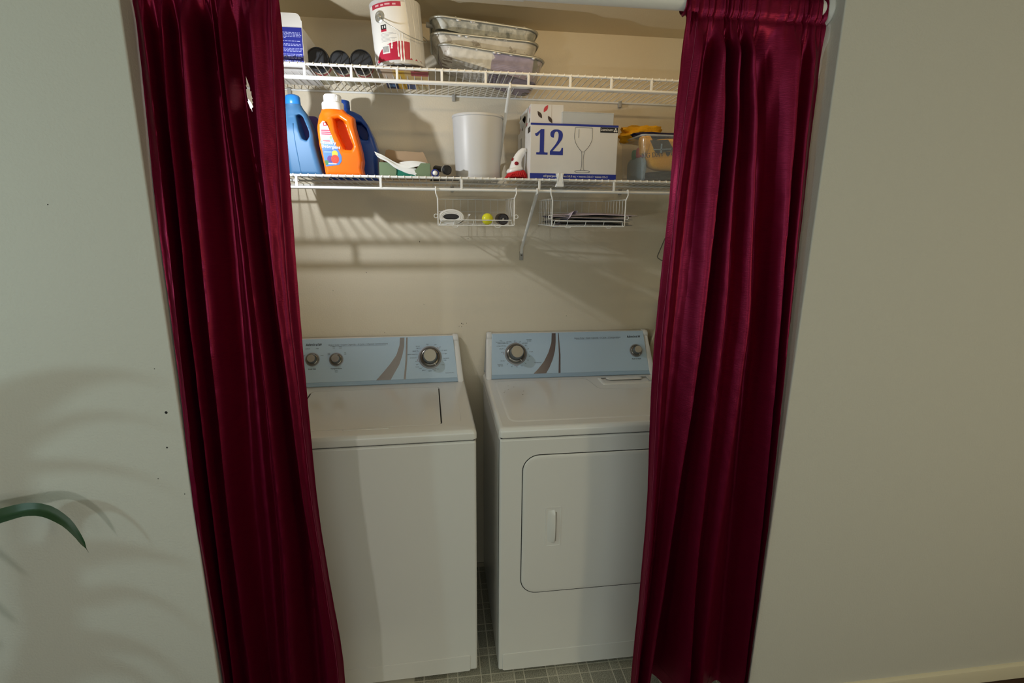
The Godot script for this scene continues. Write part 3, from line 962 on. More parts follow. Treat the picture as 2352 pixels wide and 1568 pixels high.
func dryer() -> void:
	var th := thing("clothes_dryer", "white front-loading clothes dryer with blue control panel, right of the washing machine", "dryer", Transform3D(Basis(Vector3.UP, 0.004), Vector3(0.0695, 0, -0.2341)))
	var w0 := 0.0; var w1 := 0.715; var dep := 0.595; var top := 0.923; var lip := 0.888
	machine_body(th, w0, w1, dep, top, lip)
	var mx := (w0 + w1) / 2
	var rings := []
	var out := rrect(w1 - w0 + 0.004, dep + 0.004, 0.012, 6)
	for q in [[0.004, lip], [0.0, lip + 0.004], [0.0, top - 0.014], [0.002, top - 0.007], [0.006, top - 0.002], [0.013, top]]:
		var r := PackedVector3Array()
		for p in out:
			r.append(Vector3(mx + p.x * (1.0 - q[0] / ((w1 - w0) / 2)), q[1], -dep / 2 + p.y * (1.0 - q[0] / (dep / 2))))
		rings.append(r)
	part(th, "worktop", MB.new().loft(rings, true, Transform3D(), true, true, 35.0), M["enamel"])
	# the pressed field: a low step, cut back round the lint screen
	var fo := PackedVector2Array([Vector2(0.064, 0.046), Vector2(0.655, 0.046), Vector2(0.672, 0.052), Vector2(0.683, 0.07), Vector2(0.683, 0.318), Vector2(0.675, 0.331), Vector2(0.66, 0.336), Vector2(0.445, 0.336), Vector2(0.432, 0.341), Vector2(0.424, 0.352), Vector2(0.416, 0.43), Vector2(0.409, 0.462), Vector2(0.395, 0.47), Vector2(0.05, 0.47), Vector2(0.038, 0.464), Vector2(0.032, 0.45), Vector2(0.034, 0.10), Vector2(0.037, 0.068), Vector2(0.047, 0.052)])
	var up := Transform3D(Basis(Vector3(1, 0, 0), Vector3(0, 0, -1), Vector3(0, 1, 0)), Vector3(0, top - 0.001, 0))
	part(th, "pressed_field", MB.new().solid(fo, [Vector2(0, 0), Vector2(0.0015, 0.0012), Vector2(0.005, 0.0022), Vector2(0.009, 0.0026)], up), M["enamel"])
	var lint := part(th, "lint_screen_cover", MB.new().solid(rrect(0.215, 0.085, 0.01, 5), [Vector2(0, 0), Vector2(0.0008, 0.003), Vector2(0.004, 0.0048), Vector2(0.012, 0.0054)], up * T(0.56, 0.425, 0)), M["enamel"])
	part(lint, "finger_scoop", MB.new().solid(rrect(0.15, 0.04, 0.018, 6), [Vector2(0, 0.005), Vector2(0.003, 0.0066), Vector2(0.009, 0.0072)], up * T(0.56, 0.448, 0)), M["enamel"])
	var st := MB.new()
	for q in [[0.075, -0.36], [0.10, -0.39], [0.06, -0.345], [0.13, -0.34], [0.08, -0.405], [0.055, -0.33], [0.12, -0.30]]:
		st.ball(Vector3(q[0], top + 0.0017, q[1]), Vector3(0.0026, 0.0003, 0.0018), 8, 4)
	tag(part(th, "rust_speck", st, M["rust"]), "", "", "", "stuff")
	# door
	var dc := Vector2(0.075 + 0.2825, 0.5735)
	var dw := 0.565; var dh := 0.505
	part(th, "door_gap", MB.new().solid(rrect(dw + 0.0052, dh + 0.0052, 0.0555, 8), [Vector2(0, -0.002), Vector2(0, 0.0004)], T(dc.x, dc.y, 0)), M["gap dark"])
	var door := part(th, "door", MB.new().solid(rrect(dw, dh, 0.053, 8), [Vector2(0, -0.001), Vector2(0, 0.001), Vector2(0.0012, 0.0026), Vector2(0.004, 0.0036), Vector2(0.012, 0.0042)], T(dc.x, dc.y, 0)), M["enamel"])
	var hc := Vector3(0.179, 0.569, 0.0042)
	part(door, "handle_plate", MB.new().solid(rrect(0.054, 0.146, 0.005, 4), [Vector2(0, -0.001), Vector2(0.0004, 0.0012), Vector2(0.003, 0.0018), Vector2(0.005, 0.0008)], T(hc.x, hc.y, hc.z)), M["enamel"])
	var grip := []
	for j in 13:
		var k := j / 12.0
		var a := sin(k * PI) ** 0.45
		var y := hc.y + lerpf(0.062, -0.062, k)
		grip.append(PackedVector3Array([Vector3(hc.x - 0.019 - 0.002 * a, y, hc.z + 0.0004), Vector3(hc.x - 0.010 * a - 0.004, y, hc.z + 0.004 * a + 0.0006), Vector3(hc.x + 0.002, y, hc.z + 0.013 * a + 0.0008), Vector3(hc.x + 0.0045, y, hc.z + 0.0125 * a + 0.0006), Vector3(hc.x + 0.0035, y, hc.z + 0.0005)]))
	part(door, "handle", MB.new().loft(grip, false, Transform3D(), false, false, 50.0), M["enamel"])
	part(door, "handle_recess", MB.new().rbox(Vector3(hc.x + 0.0065, hc.y, hc.z + 0.0009), Vector3(0.008, 0.108, 0.0012), 0.0005, Transform3D(), 1), M["bracket grey"])
	part(th, "kick_panel", MB.new().solid(rrect(w1 - w0 - 0.028, 0.069, 0.008, 4), [Vector2(0, -0.002), Vector2(0, 0.0012), Vector2(0.0012, 0.0022)], T(mx, 0.047, 0)), M["enamel"])
	part(th, "side_seam", MB.new().rbox(Vector3(-0.0002, 0.45, -0.012), Vector3(0.0012, 0.86, 0.0018), 0.0003, Transform3D(), 1), M["gap dark"])
	var px := console(th, w0 + 0.002, w1 - 0.002, top, -0.4976, 1.0908, -0.581, -0.603, 0.03)
	var L := Vector2(1.0908 - top, 0.0834).length()
	band(th, px, L, [Vector2(0.2840, 0.985), Vector2(0.2795, 0.77), Vector2(0.2639, 0.547), Vector2(0.2426, 0.349), Vector2(0.2179, 0.198), Vector2(0.197, 0.092)], [Vector2(0.3003, 0.985), Vector2(0.2985, 0.80), Vector2(0.293, 0.60), Vector2(0.281, 0.40), Vector2(0.2638, 0.212), Vector2(0.2490, 0.092)])
	band(th, px, L, [Vector2(0.3102, 0.985), Vector2(0.3074, 0.496), Vector2(0.3006, 0.092)], [Vector2(0.3131, 0.985), Vector2(0.3146, 0.495), Vector2(0.309, 0.092)])
	var kz := Transform3D(Basis(Vector3(1, 0, 0), Vector3(0, 0, 1), Vector3(0, -1, 0)), Vector3.ZERO)
	knob(th, px * T(0.1286, 0.539 * L, 0.003) * kz, 0.0455, true)
	knob(th, px * T(0.6399, 0.545 * L, 0.003) * kz, 0.0275, false)
	var tx := MB.new()
	tx.text("Admiral", 0.0125, SANSB, px * T(0.630, 0.868 * L, 0.0034), 0.0004)
	tx.rbox(Vector3.ZERO, Vector3(0.003, 0.008, 0.0004), 0.0001, px * T(0.6585, 0.868 * L, 0.0034, 0, 0, -12), 1)
	tx.rbox(Vector3.ZERO, Vector3(0.0022, 0.008, 0.0004), 0.0001, px * T(0.6632, 0.868 * L, 0.0034, 0, 0, -12), 1)
	lettering(th, tx, M["print black"])
	var t2 := MB.new()
	t2.text("Heavy Duty • Super Capacity • 5 Cycle • 3 Temperature", 0.0082, SANS, px * T(0.478, 0.86 * L, 0.0034), 0.0004)
	t2.rbox(Vector3.ZERO, Vector3(0.186, 0.0007, 0.0004), 0.0001, px * T(0.478, 0.832 * L, 0.0034), 1)
	lettering(th, t2, M["print grey"])
	var t3 := MB.new()
	t3.text("Push to Start", 0.0064, SANSB, px * T(0.639, 0.357 * L, 0.0034), 0.0004)
	for q in [[0.070, 0.84, "Auto"], [0.067, 0.81, "Permanent Press"], [0.070, 0.78, "medium heat"], [0.187, 0.85, "Timed Dry"], [0.187, 0.82, "air only"], [0.062, 0.315, "Timed Dry"], [0.064, 0.285, "high heat"], [0.218, 0.335, "No Heat Fluff"]]:
		t3.text(q[2], 0.0044, SANS, px * T(q[0], q[1] * L, 0.0034), 0.0003)
	lettering(th, t3, M["print dark"])
	dial_words(th, px, L, 0.1286, 0.539, 0.048, [[92, "off"], [70, "20"], [55, "cool down"], [40, "30"], [22, "40"], [8, "air fluff"], [-12, "off"], [-30, "20"], [-48, "30"], [-68, "40"], [-88, "50"], [-108, "60"], [-130, "70"], [-150, "less dry"], [172, "off"], [155, "very dry"], [140, "energy preferred"], [122, "less dry"], [108, "cool down"]], [[80, 96], [168, 182], [-100, -80]])


# ---------------------------------------------------------------- wire shelves
const ZF := -0.52

func shelf(called: String, label: String, yf: float, yb: float, x_first: float, posts: Array, x_post: float, step: float, kind: String) -> Node3D:
	var xa := -0.795; var xb := 0.925
	var th := thing(called, label, "shelf")
	part(th, "front_rod", MB.new().tube([Vector3(xa, yf - 0.004, ZF), Vector3(xb, yf - 0.004, ZF)], 0.0042, 12), M["wire white"])
	part(th, "lip_rod", MB.new().tube([Vector3(xa, yf - 0.04, ZF), Vector3(xb, yf - 0.04, ZF)], 0.0048, 12), M["wire white"])
	part(th, "back_rod", MB.new().tube([Vector3(xa, yb - 0.004, ZB + 0.006), Vector3(xb, yb - 0.004, ZB + 0.006)], 0.0035, 10), M["wire white"])
	var ym := lerpf(yf, yb, 0.5)
	part(th, "middle_rod", MB.new().tube([Vector3(xa, ym - 0.004, lerpf(ZF, ZB, 0.5)), Vector3(xb, ym - 0.004, lerpf(ZF, ZB, 0.5))], 0.0034, 10), M["wire white"])
	var wm := MB.new().tube([Vector3(0, yf - 0.006, ZF + 0.006), Vector3(0, yf, ZF + 0.0035), Vector3(0, yf + 0.0005, ZF - 0.003), Vector3(0, yb, ZB + 0.004)], 0.00155, 6).mesh()
	var x := x_first
	while x > xa + 0.02: x -= 0.0227
	while x < xb - 0.006:
		if x > xa + 0.01: part(th, "deck_wire", wm, M["wire white"]).position = Vector3(x, 0, 0)
		x += 0.0227
	var pm := MB.new().rbox(Vector3(0, yf - 0.0215, ZF + 0.001), Vector3(0.0075, 0.036, 0.006), 0.0012).mesh()
	for i in range(-12, 14):
		var px := x_post + step * i
		if px > xa + 0.01 and px < xb - 0.01:
			part(th, "lip_post", pm, M["wire white"]).position = Vector3(px, 0, 0)
	var cm := MB.new().rbox(Vector3(0, yb - 0.010, ZB + 0.008), Vector3(0.013, 0.024, 0.014), 0.003).mesh()
	for cx in posts: part(th, "wall_clip", cm, M["bracket grey"]).position = Vector3(cx, 0, 0)
	return th


func brace(label: String, x: float, yf: float, drop: float, zmid: float) -> void:
	var th := thing("shelf_brace", label, "shelf brace", T(x, yf, 0), "")
	var zf := ZF - 0.002
	var pts := [Vector3(0, -0.040, zf + 0.004), Vector3(0, -0.05, zf - 0.006), Vector3(0, -drop + 0.02, ZB + 0.012), Vector3(0, -drop - 0.004, ZB + 0.006)]
	part(th, "strut", MB.new().tube(pts, 0.006, 8, false, true, Transform3D(), Vector2(1.0, 0.55)), M["wire white"])
	var pl := part(th, "wall_plate", MB.new().rbox(Vector3(0, -drop - 0.014, ZB + 0.0035), Vector3(0.015, 0.036, 0.004), 0.0015), M["bracket grey"])
	part(pl, "screw", MB.new().ball(Vector3(0, -drop - 0.012, ZB + 0.006), Vector3(0.003, 0.003, 0.002), 12, 6), M["steel hook"])
	part(th, "rod_hook", MB.new().tube([Vector3(0, -0.05, zf - 0.004), Vector3(0, -0.046, zf + 0.009), Vector3(0, -0.036, zf + 0.010), Vector3(0, -0.033, zf + 0.002)], 0.0035, 8), M["wire white"])


func shelves() -> void:
	shelf("wire_shelf", "upper white wire shelf holding paint trays and a paint can", 2.005, 1.995, onx(-0.4905), [-0.039, -0.62, 0.60], -0.4945, 0.1365, "upper")
	shelf("wire_shelf_001", "lower white wire shelf holding detergent and boxes, above the machines", 1.6845, 1.67, onx(-0.5525), [-0.05, 0.62], -0.2855, 0.258, "lower")
	brace("white diagonal brace under the upper wire shelf, beside the white wastebasket", 0.129, 2.005, 0.27, 0.0)
	brace("white diagonal brace under the lower wire shelf, between the two wire baskets", 0.224, 1.6845, 0.265, 0.0)


func onx(x: float) -> float:
	return x


# ---------------------------------------------------------------- things on the upper shelf
func du(z: float) -> float: return 2.0065 - 0.0304 * (-0.52 - z)
func dl(z: float) -> float: return 1.686 - 0.0441 * (-0.52 - z)


func decal(poly: PackedVector2Array, z: float, xf := Transform3D()) -> MB:
	var mb := MB.new()
	var lo := poly[0]; var hi := poly[0]
	for p in poly: lo = lo.min(p); hi = hi.max(p)
	var ix := Geometry2D.triangulate_polygon(poly)
	var n := xf.basis.z.normalized()
	for t in range(0, ix.size(), 3):
		var q := []; var u := []
		for k in 3:
			var p := poly[ix[t + k]]
			q.append(xf * Vector3(p.x, p.y, z)); u.append(Vector2((p.x - lo.x) / (hi.x - lo.x), 1.0 - (p.y - lo.y) / (hi.y - lo.y)))
		mb.tri(q[0], q[1], q[2], n, n, n, u[0], u[1], u[2])
	return mb


func img_mat(called: String, im: Image, rough := 0.55) -> StandardMaterial3D:
	var m := mat(called, "ffffff", rough)
	m.albedo_texture = ImageTexture.create_from_image(im)
	return m


func upper_shelf() -> void:
	# tall carton with its flap up
	var c := thing("powder_carton", "tall white carton with a dark blue text panel and its flap standing open", "carton", T(-0.562, du(-0.68), -0.68))
	part(c, "body", MB.new().rbox(Vector3(0, 0.0535, 0), Vector3(0.128, 0.107, 0.268), 0.002), M["card white"])
	var fp := PackedVector2Array([Vector2(-0.064, 0.104), Vector2(0.064, 0.104), Vector2(0.064, 0.122)])
	for i in 7:
		var a := deg_to_rad(90.0 * i / 6.0)
		fp.append(Vector2(0.047, 0.125) + Vector2(cos(a) * 0.0145, sin(a) * 0.0175))
	fp.append(Vector2(-0.064, 0.1425))
	part(c, "lid_flap", MB.new().solid(fp, [Vector2(0, 0), Vector2(0, 0.0012)], T(0, 0, 0.1325)), M["card white"])
	var im := Image.create_empty(128, 110, false, Image.FORMAT_RGB8)
	im.fill(Color("232b8c"))
	rng.seed = 4
	var yy := 14
	while yy < 104:
		var x := 4
		var stop := 122 if rng.randf() > 0.25 else 80
		while x < stop:
			var w := rng.randi_range(3, 9)
			im.fill_rect(Rect2i(x, yy, w, 2), Color("aeb2dc")); x += w + 2
		yy += 4 if rng.randf() > 0.16 else 9
	part(c, "text_panel", decal(rrect(0.124, 0.102, 0.001, 1), 0.0, T(0, 0.0525, 0.1346)), img_mat("carton print", im))
	# three cans lying with black caps to the front
	var lab := ["leftmost of the three cans lying black cap first, beside the white carton", "middle one of the three cans lying black cap first on the upper shelf", "rightmost of the three cans lying black cap first, beside the paint can"]
	var k := 0
	for q in [[-0.470, 0.0345, 2.0], [-0.403, 0.0315, -1.0], [-0.3375, 0.0345, 1.5]]:
		var r: float = q[1]
		var th := thing("spray_can" if k == 0 else "spray_can_%03d" % k, lab[k], "can", Transform3D(Basis(Vector3(1, 0, 0), Vector3(0, 0, 1), Vector3(0, -1, 0)).rotated(Vector3.UP, deg_to_rad(q[2])), Vector3(q[0], du(-0.7) + r + 0.001, -0.60)), "cans lying on the upper shelf")
		part(th, "body", MB.new().lathe([Vector2(0, -0.212), Vector2(r * 0.9, -0.212), Vector2(r * 0.96, -0.205), Vector2(r * 0.955, -0.04), Vector2(r * 0.8, -0.022)], 32), M["can cream"])
		part(th, "print_band", MB.new().lathe([Vector2(r * 0.962, -0.075), Vector2(r * 0.962, -0.055)], 32), M["dot red"])
		var cap := part(th, "cap", MB.new().lathe([Vector2(r, -0.036), Vector2(r, -0.004), Vector2(r * 0.97, 0.0), Vector2(r * 0.9, 0.0015), Vector2(r * 0.86, 0.0), Vector2(r * 0.84, -0.002), Vector2(0, -0.002)], 36), M["black plastic"])
		part(cap, "cap_emboss", MB.new().rbox(Vector3(-r * 0.1, -0.0012, -0.1 * r), Vector3(r * 0.35, 0.003, r * 1.15), 0.001, T(0, 0, 0, 0, -22, 0)), M["black plastic"])
		k += 1
	# printed flat package under the paint can
	var fl := thing("printed_pouch", "flat printed package in yellow and blue lying under the paint can", "package", T(-0.2, du(-0.68), -0.68))
	part(fl, "sleeve", MB.new().rbox(Vector3(0, 0.005, 0), Vector3(0.15, 0.01, 0.26), 0.003), M["card brown"])
	var fi := Image.create_empty(96, 128, false, Image.FORMAT_RGB8)
	fi.fill(Color("d8b878"))
	for q in [[0, 84, 26, 44, "20305c"], [26, 0, 20, 128, "dcb23c"], [46, 90, 20, 38, "2c4a8c"], [66, 40, 14, 60, "c0a06a"], [60, 0, 36, 30, "a83c4a"], [0, 0, 22, 60, "cdb9a0"], [70, 100, 26, 28, "c9bd92"], [6, 96, 14, 18, "5a86b8"]]:
		fi.fill_rect(Rect2i(q[0], q[1], q[2], q[3]), Color(q[4]))
	part(fl, "underside_print", decal(rrect(0.146, 0.254, 0.003, 2), 0.0, Transform3D(Basis(Vector3(1, 0, 0), Vector3(0, 0, 1), Vector3(0, -1, 0)), Vector3(0, -0.0003, 0))), img_mat("pouch print", fi))
	# paint can
	var p := thing("paint_can", "white gallon paint can with a red and white label, streaked with grey paint drips", "paint can", T(-0.2135, du(-0.6) + 0.0125, -0.612, 0, 0, 4.2))
	var R := 0.078
	part(p, "body", MB.new().lathe([Vector2(0, 0.004), Vector2(R * 0.93, 0.004), Vector2(R * 0.98, 0.0), Vector2(R * 1.01, 0.002), Vector2(R * 1.01, 0.006), Vector2(R, 0.009), Vector2(R, 0.176), Vector2(R * 1.012, 0.179), Vector2(R * 1.012, 0.184), Vector2(R * 0.97, 0.186), Vector2(R * 0.9, 0.186), Vector2(R * 0.86, 0.178), Vector2(0, 0.178)], 48), M["bin plastic"])
	var li := Image.create_empty(160, 176, false, Image.FORMAT_RGB8)
	li.fill(Color("ecebe6"))
	for y in 176:
		for x in 160:
			var d := Vector2((x - 98) * 1.0, (y - 190) * 1.15).length()
			if d < 82.0: li.set_pixel(x, y, Color("b4203e"))
	li.fill_rect(Rect2i(20, 0, 86, 14), Color("b8304a"))
	for q in [[34, 4, 12], [52, 5, 8], [64, 4, 14], [84, 5, 9]]: li.fill_rect(Rect2i(q[0], q[1], q[2], 5), Color("e6b9c0"))
	li.fill_rect(Rect2i(46, 66, 16, 14), Color("1e1e22")); li.fill_rect(Rect2i(46, 80, 16, 7), Color("b8203e"))
	li.fill_rect(Rect2i(50, 69, 3, 8), Color("e0e0e0")); li.fill_rect(Rect2i(56, 69, 4, 8), Color("e0e0e0"))
	rng.seed = 9
	for y in range(92, 118, 4): li.fill_rect(Rect2i(44, y, rng.randi_range(22, 46), 1), Color("a0a0a4"))
	li.fill_rect(Rect2i(44, 128, 22, 26), Color("e8e8e4"))
	for x in range(46, 64, 2): li.fill_rect(Rect2i(x, 132, 1, 18), Color("505050"))
	var arc := func(u: float, v: float) -> Vector3:
		var a := deg_to_rad(lerpf(-75.0, 62.0, u))
		return Vector3(sin(a) * (R + 0.0006), lerpf(0.172, 0.012, v), cos(a) * (R + 0.0006))
	part(p, "label", MB.new().sheet(32, 2, arc), img_mat("paint label", li, 0.4))
	var ea := deg_to_rad(-36.0)
	var eb := Basis(Vector3.UP, ea) * Basis(Vector3.RIGHT, PI / 2)
	part(p, "handle_boss", MB.new().lathe([Vector2(0.0165, 0), Vector2(0.0165, 0.002), Vector2(0.012, 0.0045), Vector2(0.0085, 0.0035), Vector2(0.006, 0.007), Vector2(0, 0.0085)], 24, Transform3D(eb, Vector3(sin(ea) * R, 0.135, cos(ea) * R))), M["galvanised"])
	var wire := []
	for i in 25:
		var s := i / 24.0
		var a := ea + s * PI * 0.92
		var sag := sin(s * PI) * 0.062
		wire.append(Vector3(sin(a) * (R + 0.006 + 0.010 * sin(s * PI)), 0.135 - sag - 0.012 * s, cos(a) * (R + 0.006 + 0.010 * sin(s * PI))))
	part(p, "wire_handle", MB.new().tube(wire, 0.0012, 6), M["galvanised"])
	# the side that paint ran down, and single runs over the label
	var f := FastNoiseLite.new(); f.seed = 6; f.frequency = 1.0
	var flow := func(u: float, v: float) -> Vector3:
		var y := lerpf(0.181, 0.006 + 0.012 * (0.5 + 0.5 * sin(u * 40.0)) * (1.0 - u), v)
		var a := deg_to_rad(lerpf(24.0 + 4.0 * sin(v * 3.0), 112.0, u))
		var rr := R + 0.0009 + 0.0011 * f.get_noise_2d(u * 26.0, v * 1.2) * sin(clampf(u * 4.0, 0, 1) * PI / 2) - (0.0009 if u == 0.0 else 0.0)
		return Vector3(sin(a) * rr, y, cos(a) * rr)
	part(p, "paint_flow", MB.new().sheet(60, 20, flow), M["bin plastic"])
	for q in [[-13.0, 0.073, 0.044, 2.4], [1.0, 0.082, 0.02, 1.6], [6.5, 0.088, 0.008, 2.2], [13.0, 0.09, 0.006, 1.8]]:
		var run := func(u: float, v: float) -> Vector3:
			var a := deg_to_rad(q[0] + (u - 0.5) * q[3] * 1.6 * (0.6 + 0.5 * v + 0.2 * sin(v * 21.0 + q[0])) + 0.8 * sin(v * 5.0 + q[0]))
			var rr := R + 0.0007 + 0.0005 * sin(u * PI)
			return Vector3(sin(a) * rr, lerpf(q[1], q[2], v), cos(a) * rr)
		part(p, "paint_drip", MB.new().sheet(6, 24, run), M["cap white"])
	# nested roller trays
	paint_tray("paint_tray", "bottom one of the three nested metal paint trays, with purplish paint", T(0.078, 2.074, -0.70, 0, 0, -5.5), 0.345, 0.262, 0.024, 0.066, 1.0)
	paint_tray("paint_tray_001", "middle one of the three nested metal paint trays, pale inside the stack", T(0.058, 2.114, -0.705, 0, 0, -2.6), 0.345, 0.262, 0.024, 0.05, 2.0)
	paint_tray("paint_tray_002", "top one of the three nested metal paint trays, crusted with grey paint", T(0.057, 2.157, -0.71, 0, 0, -4.6), 0.345, 0.262, 0.024, 0.05, 3.0)
	var ro := thing("paint_roller", "paint roller lying in the top paint tray with its metal frame end sticking out", "paint roller", T(-0.02, 2.166, -0.69, 0, 0, -4))
	part(ro, "roller_cover", MB.new().tube([Vector3(0.03, 0, -0.03), Vector3(0.20, 0, -0.03)], 0.019, 20), M["tape white"])
	part(ro, "frame", MB.new().tube([Vector3(0.03, 0, -0.03), Vector3(-0.03, 0.0, -0.03), Vector3(-0.045, 0.0, 0.01), Vector3(-0.085, -0.006, 0.028)], 0.0035, 8), M["galvanised"])
	part(ro, "handle_socket", MB.new().lathe([Vector2(0, 0), Vector2(0.0075, 0), Vector2(0.0085, 0.002), Vector2(0.0085, 0.028), Vector2(0.006, 0.03), Vector2(0.0055, 0.024), Vector2(0, 0.024)], 20, Transform3D(Basis(Vector3(0, 0, 1), Vector3(-1, 0.02, 0.1).normalized(), Vector3(0, 1, 0)), Vector3(-0.082, -0.006, 0.028))), M["bracket grey"])


func paint_tray(called: String, label: String, xf: Transform3D, w: float, d: float, h0: float, h1: float, sd: float) -> void:
	var th := thing(called, label, "paint tray", xf, "")
	var rings := []
	var top := rrect(w, d, 0.045, 7)
	var bot := rrect(w - 0.03, d - 0.03, 0.036, 7)
	var hf := func(x: float) -> float: return lerpf(h0, h1, clampf((x + w * 0.5) / (w * 0.72), 0.0, 1.0))
	for k in [0.0, 0.5, 1.0]:
		var r := PackedVector3Array()
		for i in top.size():
			var p: Vector2 = top[i].lerp(bot[i], k)
			r.append(Vector3(p.x, -hf.call(p.x) * k, p.y))
		rings.append(r)
	# the floor, in strips so that it follows the slope
	for k in [0.75, 0.45, 0.15]:
		var r := PackedVector3Array()
		for i in bot.size():
			var p: Vector2 = bot[i] * float(k)
			r.append(Vector3(p.x, -hf.call(p.x), p.y))
		rings.append(r)
	var tp: Material = M["tray paint %d" % (int(sd) - 1)]
	part(th, "pan", MB.new().loft(rings, true, Transform3D(), false, true, 35.0), tp)
	var rim := []
	for p in top: rim.append(Vector3(p.x * 1.012, 0.001, p.y * 1.016))
	part(th, "rolled_rim", MB.new().tube(rim, 0.0042, 8, true), M["galvanised"])
	var rb := MB.new()
	for i in 9:
		var z := (i - 4) * 0.02
		rb.tube([Vector3(-w * 0.36, -hf.call(-w * 0.36) + 0.0005, z), Vector3(w * 0.1, -hf.call(w * 0.1) + 0.0005, z)], 0.0022, 6)
	part(th, "floor_rib", rb, tp)
	var dr := MB.new()
	rng.seed = int(sd)
	for i in 14:
		var x := rng.randf_range(-w * 0.42, w * 0.42)
		dr.ball(Vector3(x, rng.randf_range(-0.003, 0.003), d / 2 + 0.003), Vector3(rng.randf_range(0.003, 0.009), rng.randf_range(0.002, 0.004), 0.002), 8, 5)
	part(th, "paint_crust", dr, M["tape white"])


# ---------------------------------------------------------------- things on the lower shelf
func jug(th: Node, out: PackedVector2Array, hole: PackedVector2Array, hd: float, rnd: float, web: float, neck: Vector3, m: Material, cell: float, through: bool) -> void:
	var ymax := 0.0; var lo := Vector2(9, 9); var hi := Vector2(-9, -9)
	for p in out: lo = lo.min(p); hi = hi.max(p)
	ymax = hi.y
	var f := func(p: Vector3) -> float:
		var dep := hd
		dep = lerpf(hd, neck.z * 0.9, smoothstep(ymax * 0.62, ymax * 1.0, p.y))
		var w := Vector2(sdpoly(Vector2(p.x, p.y), out) + rnd, absf(p.z) - dep + rnd)
		var b := minf(maxf(w.x, w.y), 0.0) + Vector2(maxf(w.x, 0), maxf(w.y, 0)).length() - rnd
		var nk := maxf(Vector2(p.x - neck.x, p.z).length() - neck.z, absf(p.y - neck.y) - 0.018)
		b = smin(b, nk, 0.012)
		var h := sdpoly(Vector2(p.x, p.y), hole) - 0.001
		if not through: h = maxf(h, web - p.z)
		return smax(b, -h, 0.006 if through else 0.014)
	part(th, "body", MB.new().nets(Vector3(lo.x - 0.012, -0.006, -hd - 0.012), Vector3(hi.x + 0.012, neck.y + 0.026, hd + 0.012), cell, f), m)


func pv(a: Array) -> PackedVector2Array:
	var o := PackedVector2Array()
	for i in range(0, a.size(), 2): o.append(Vector2(a[i], a[i + 1]))
	return o


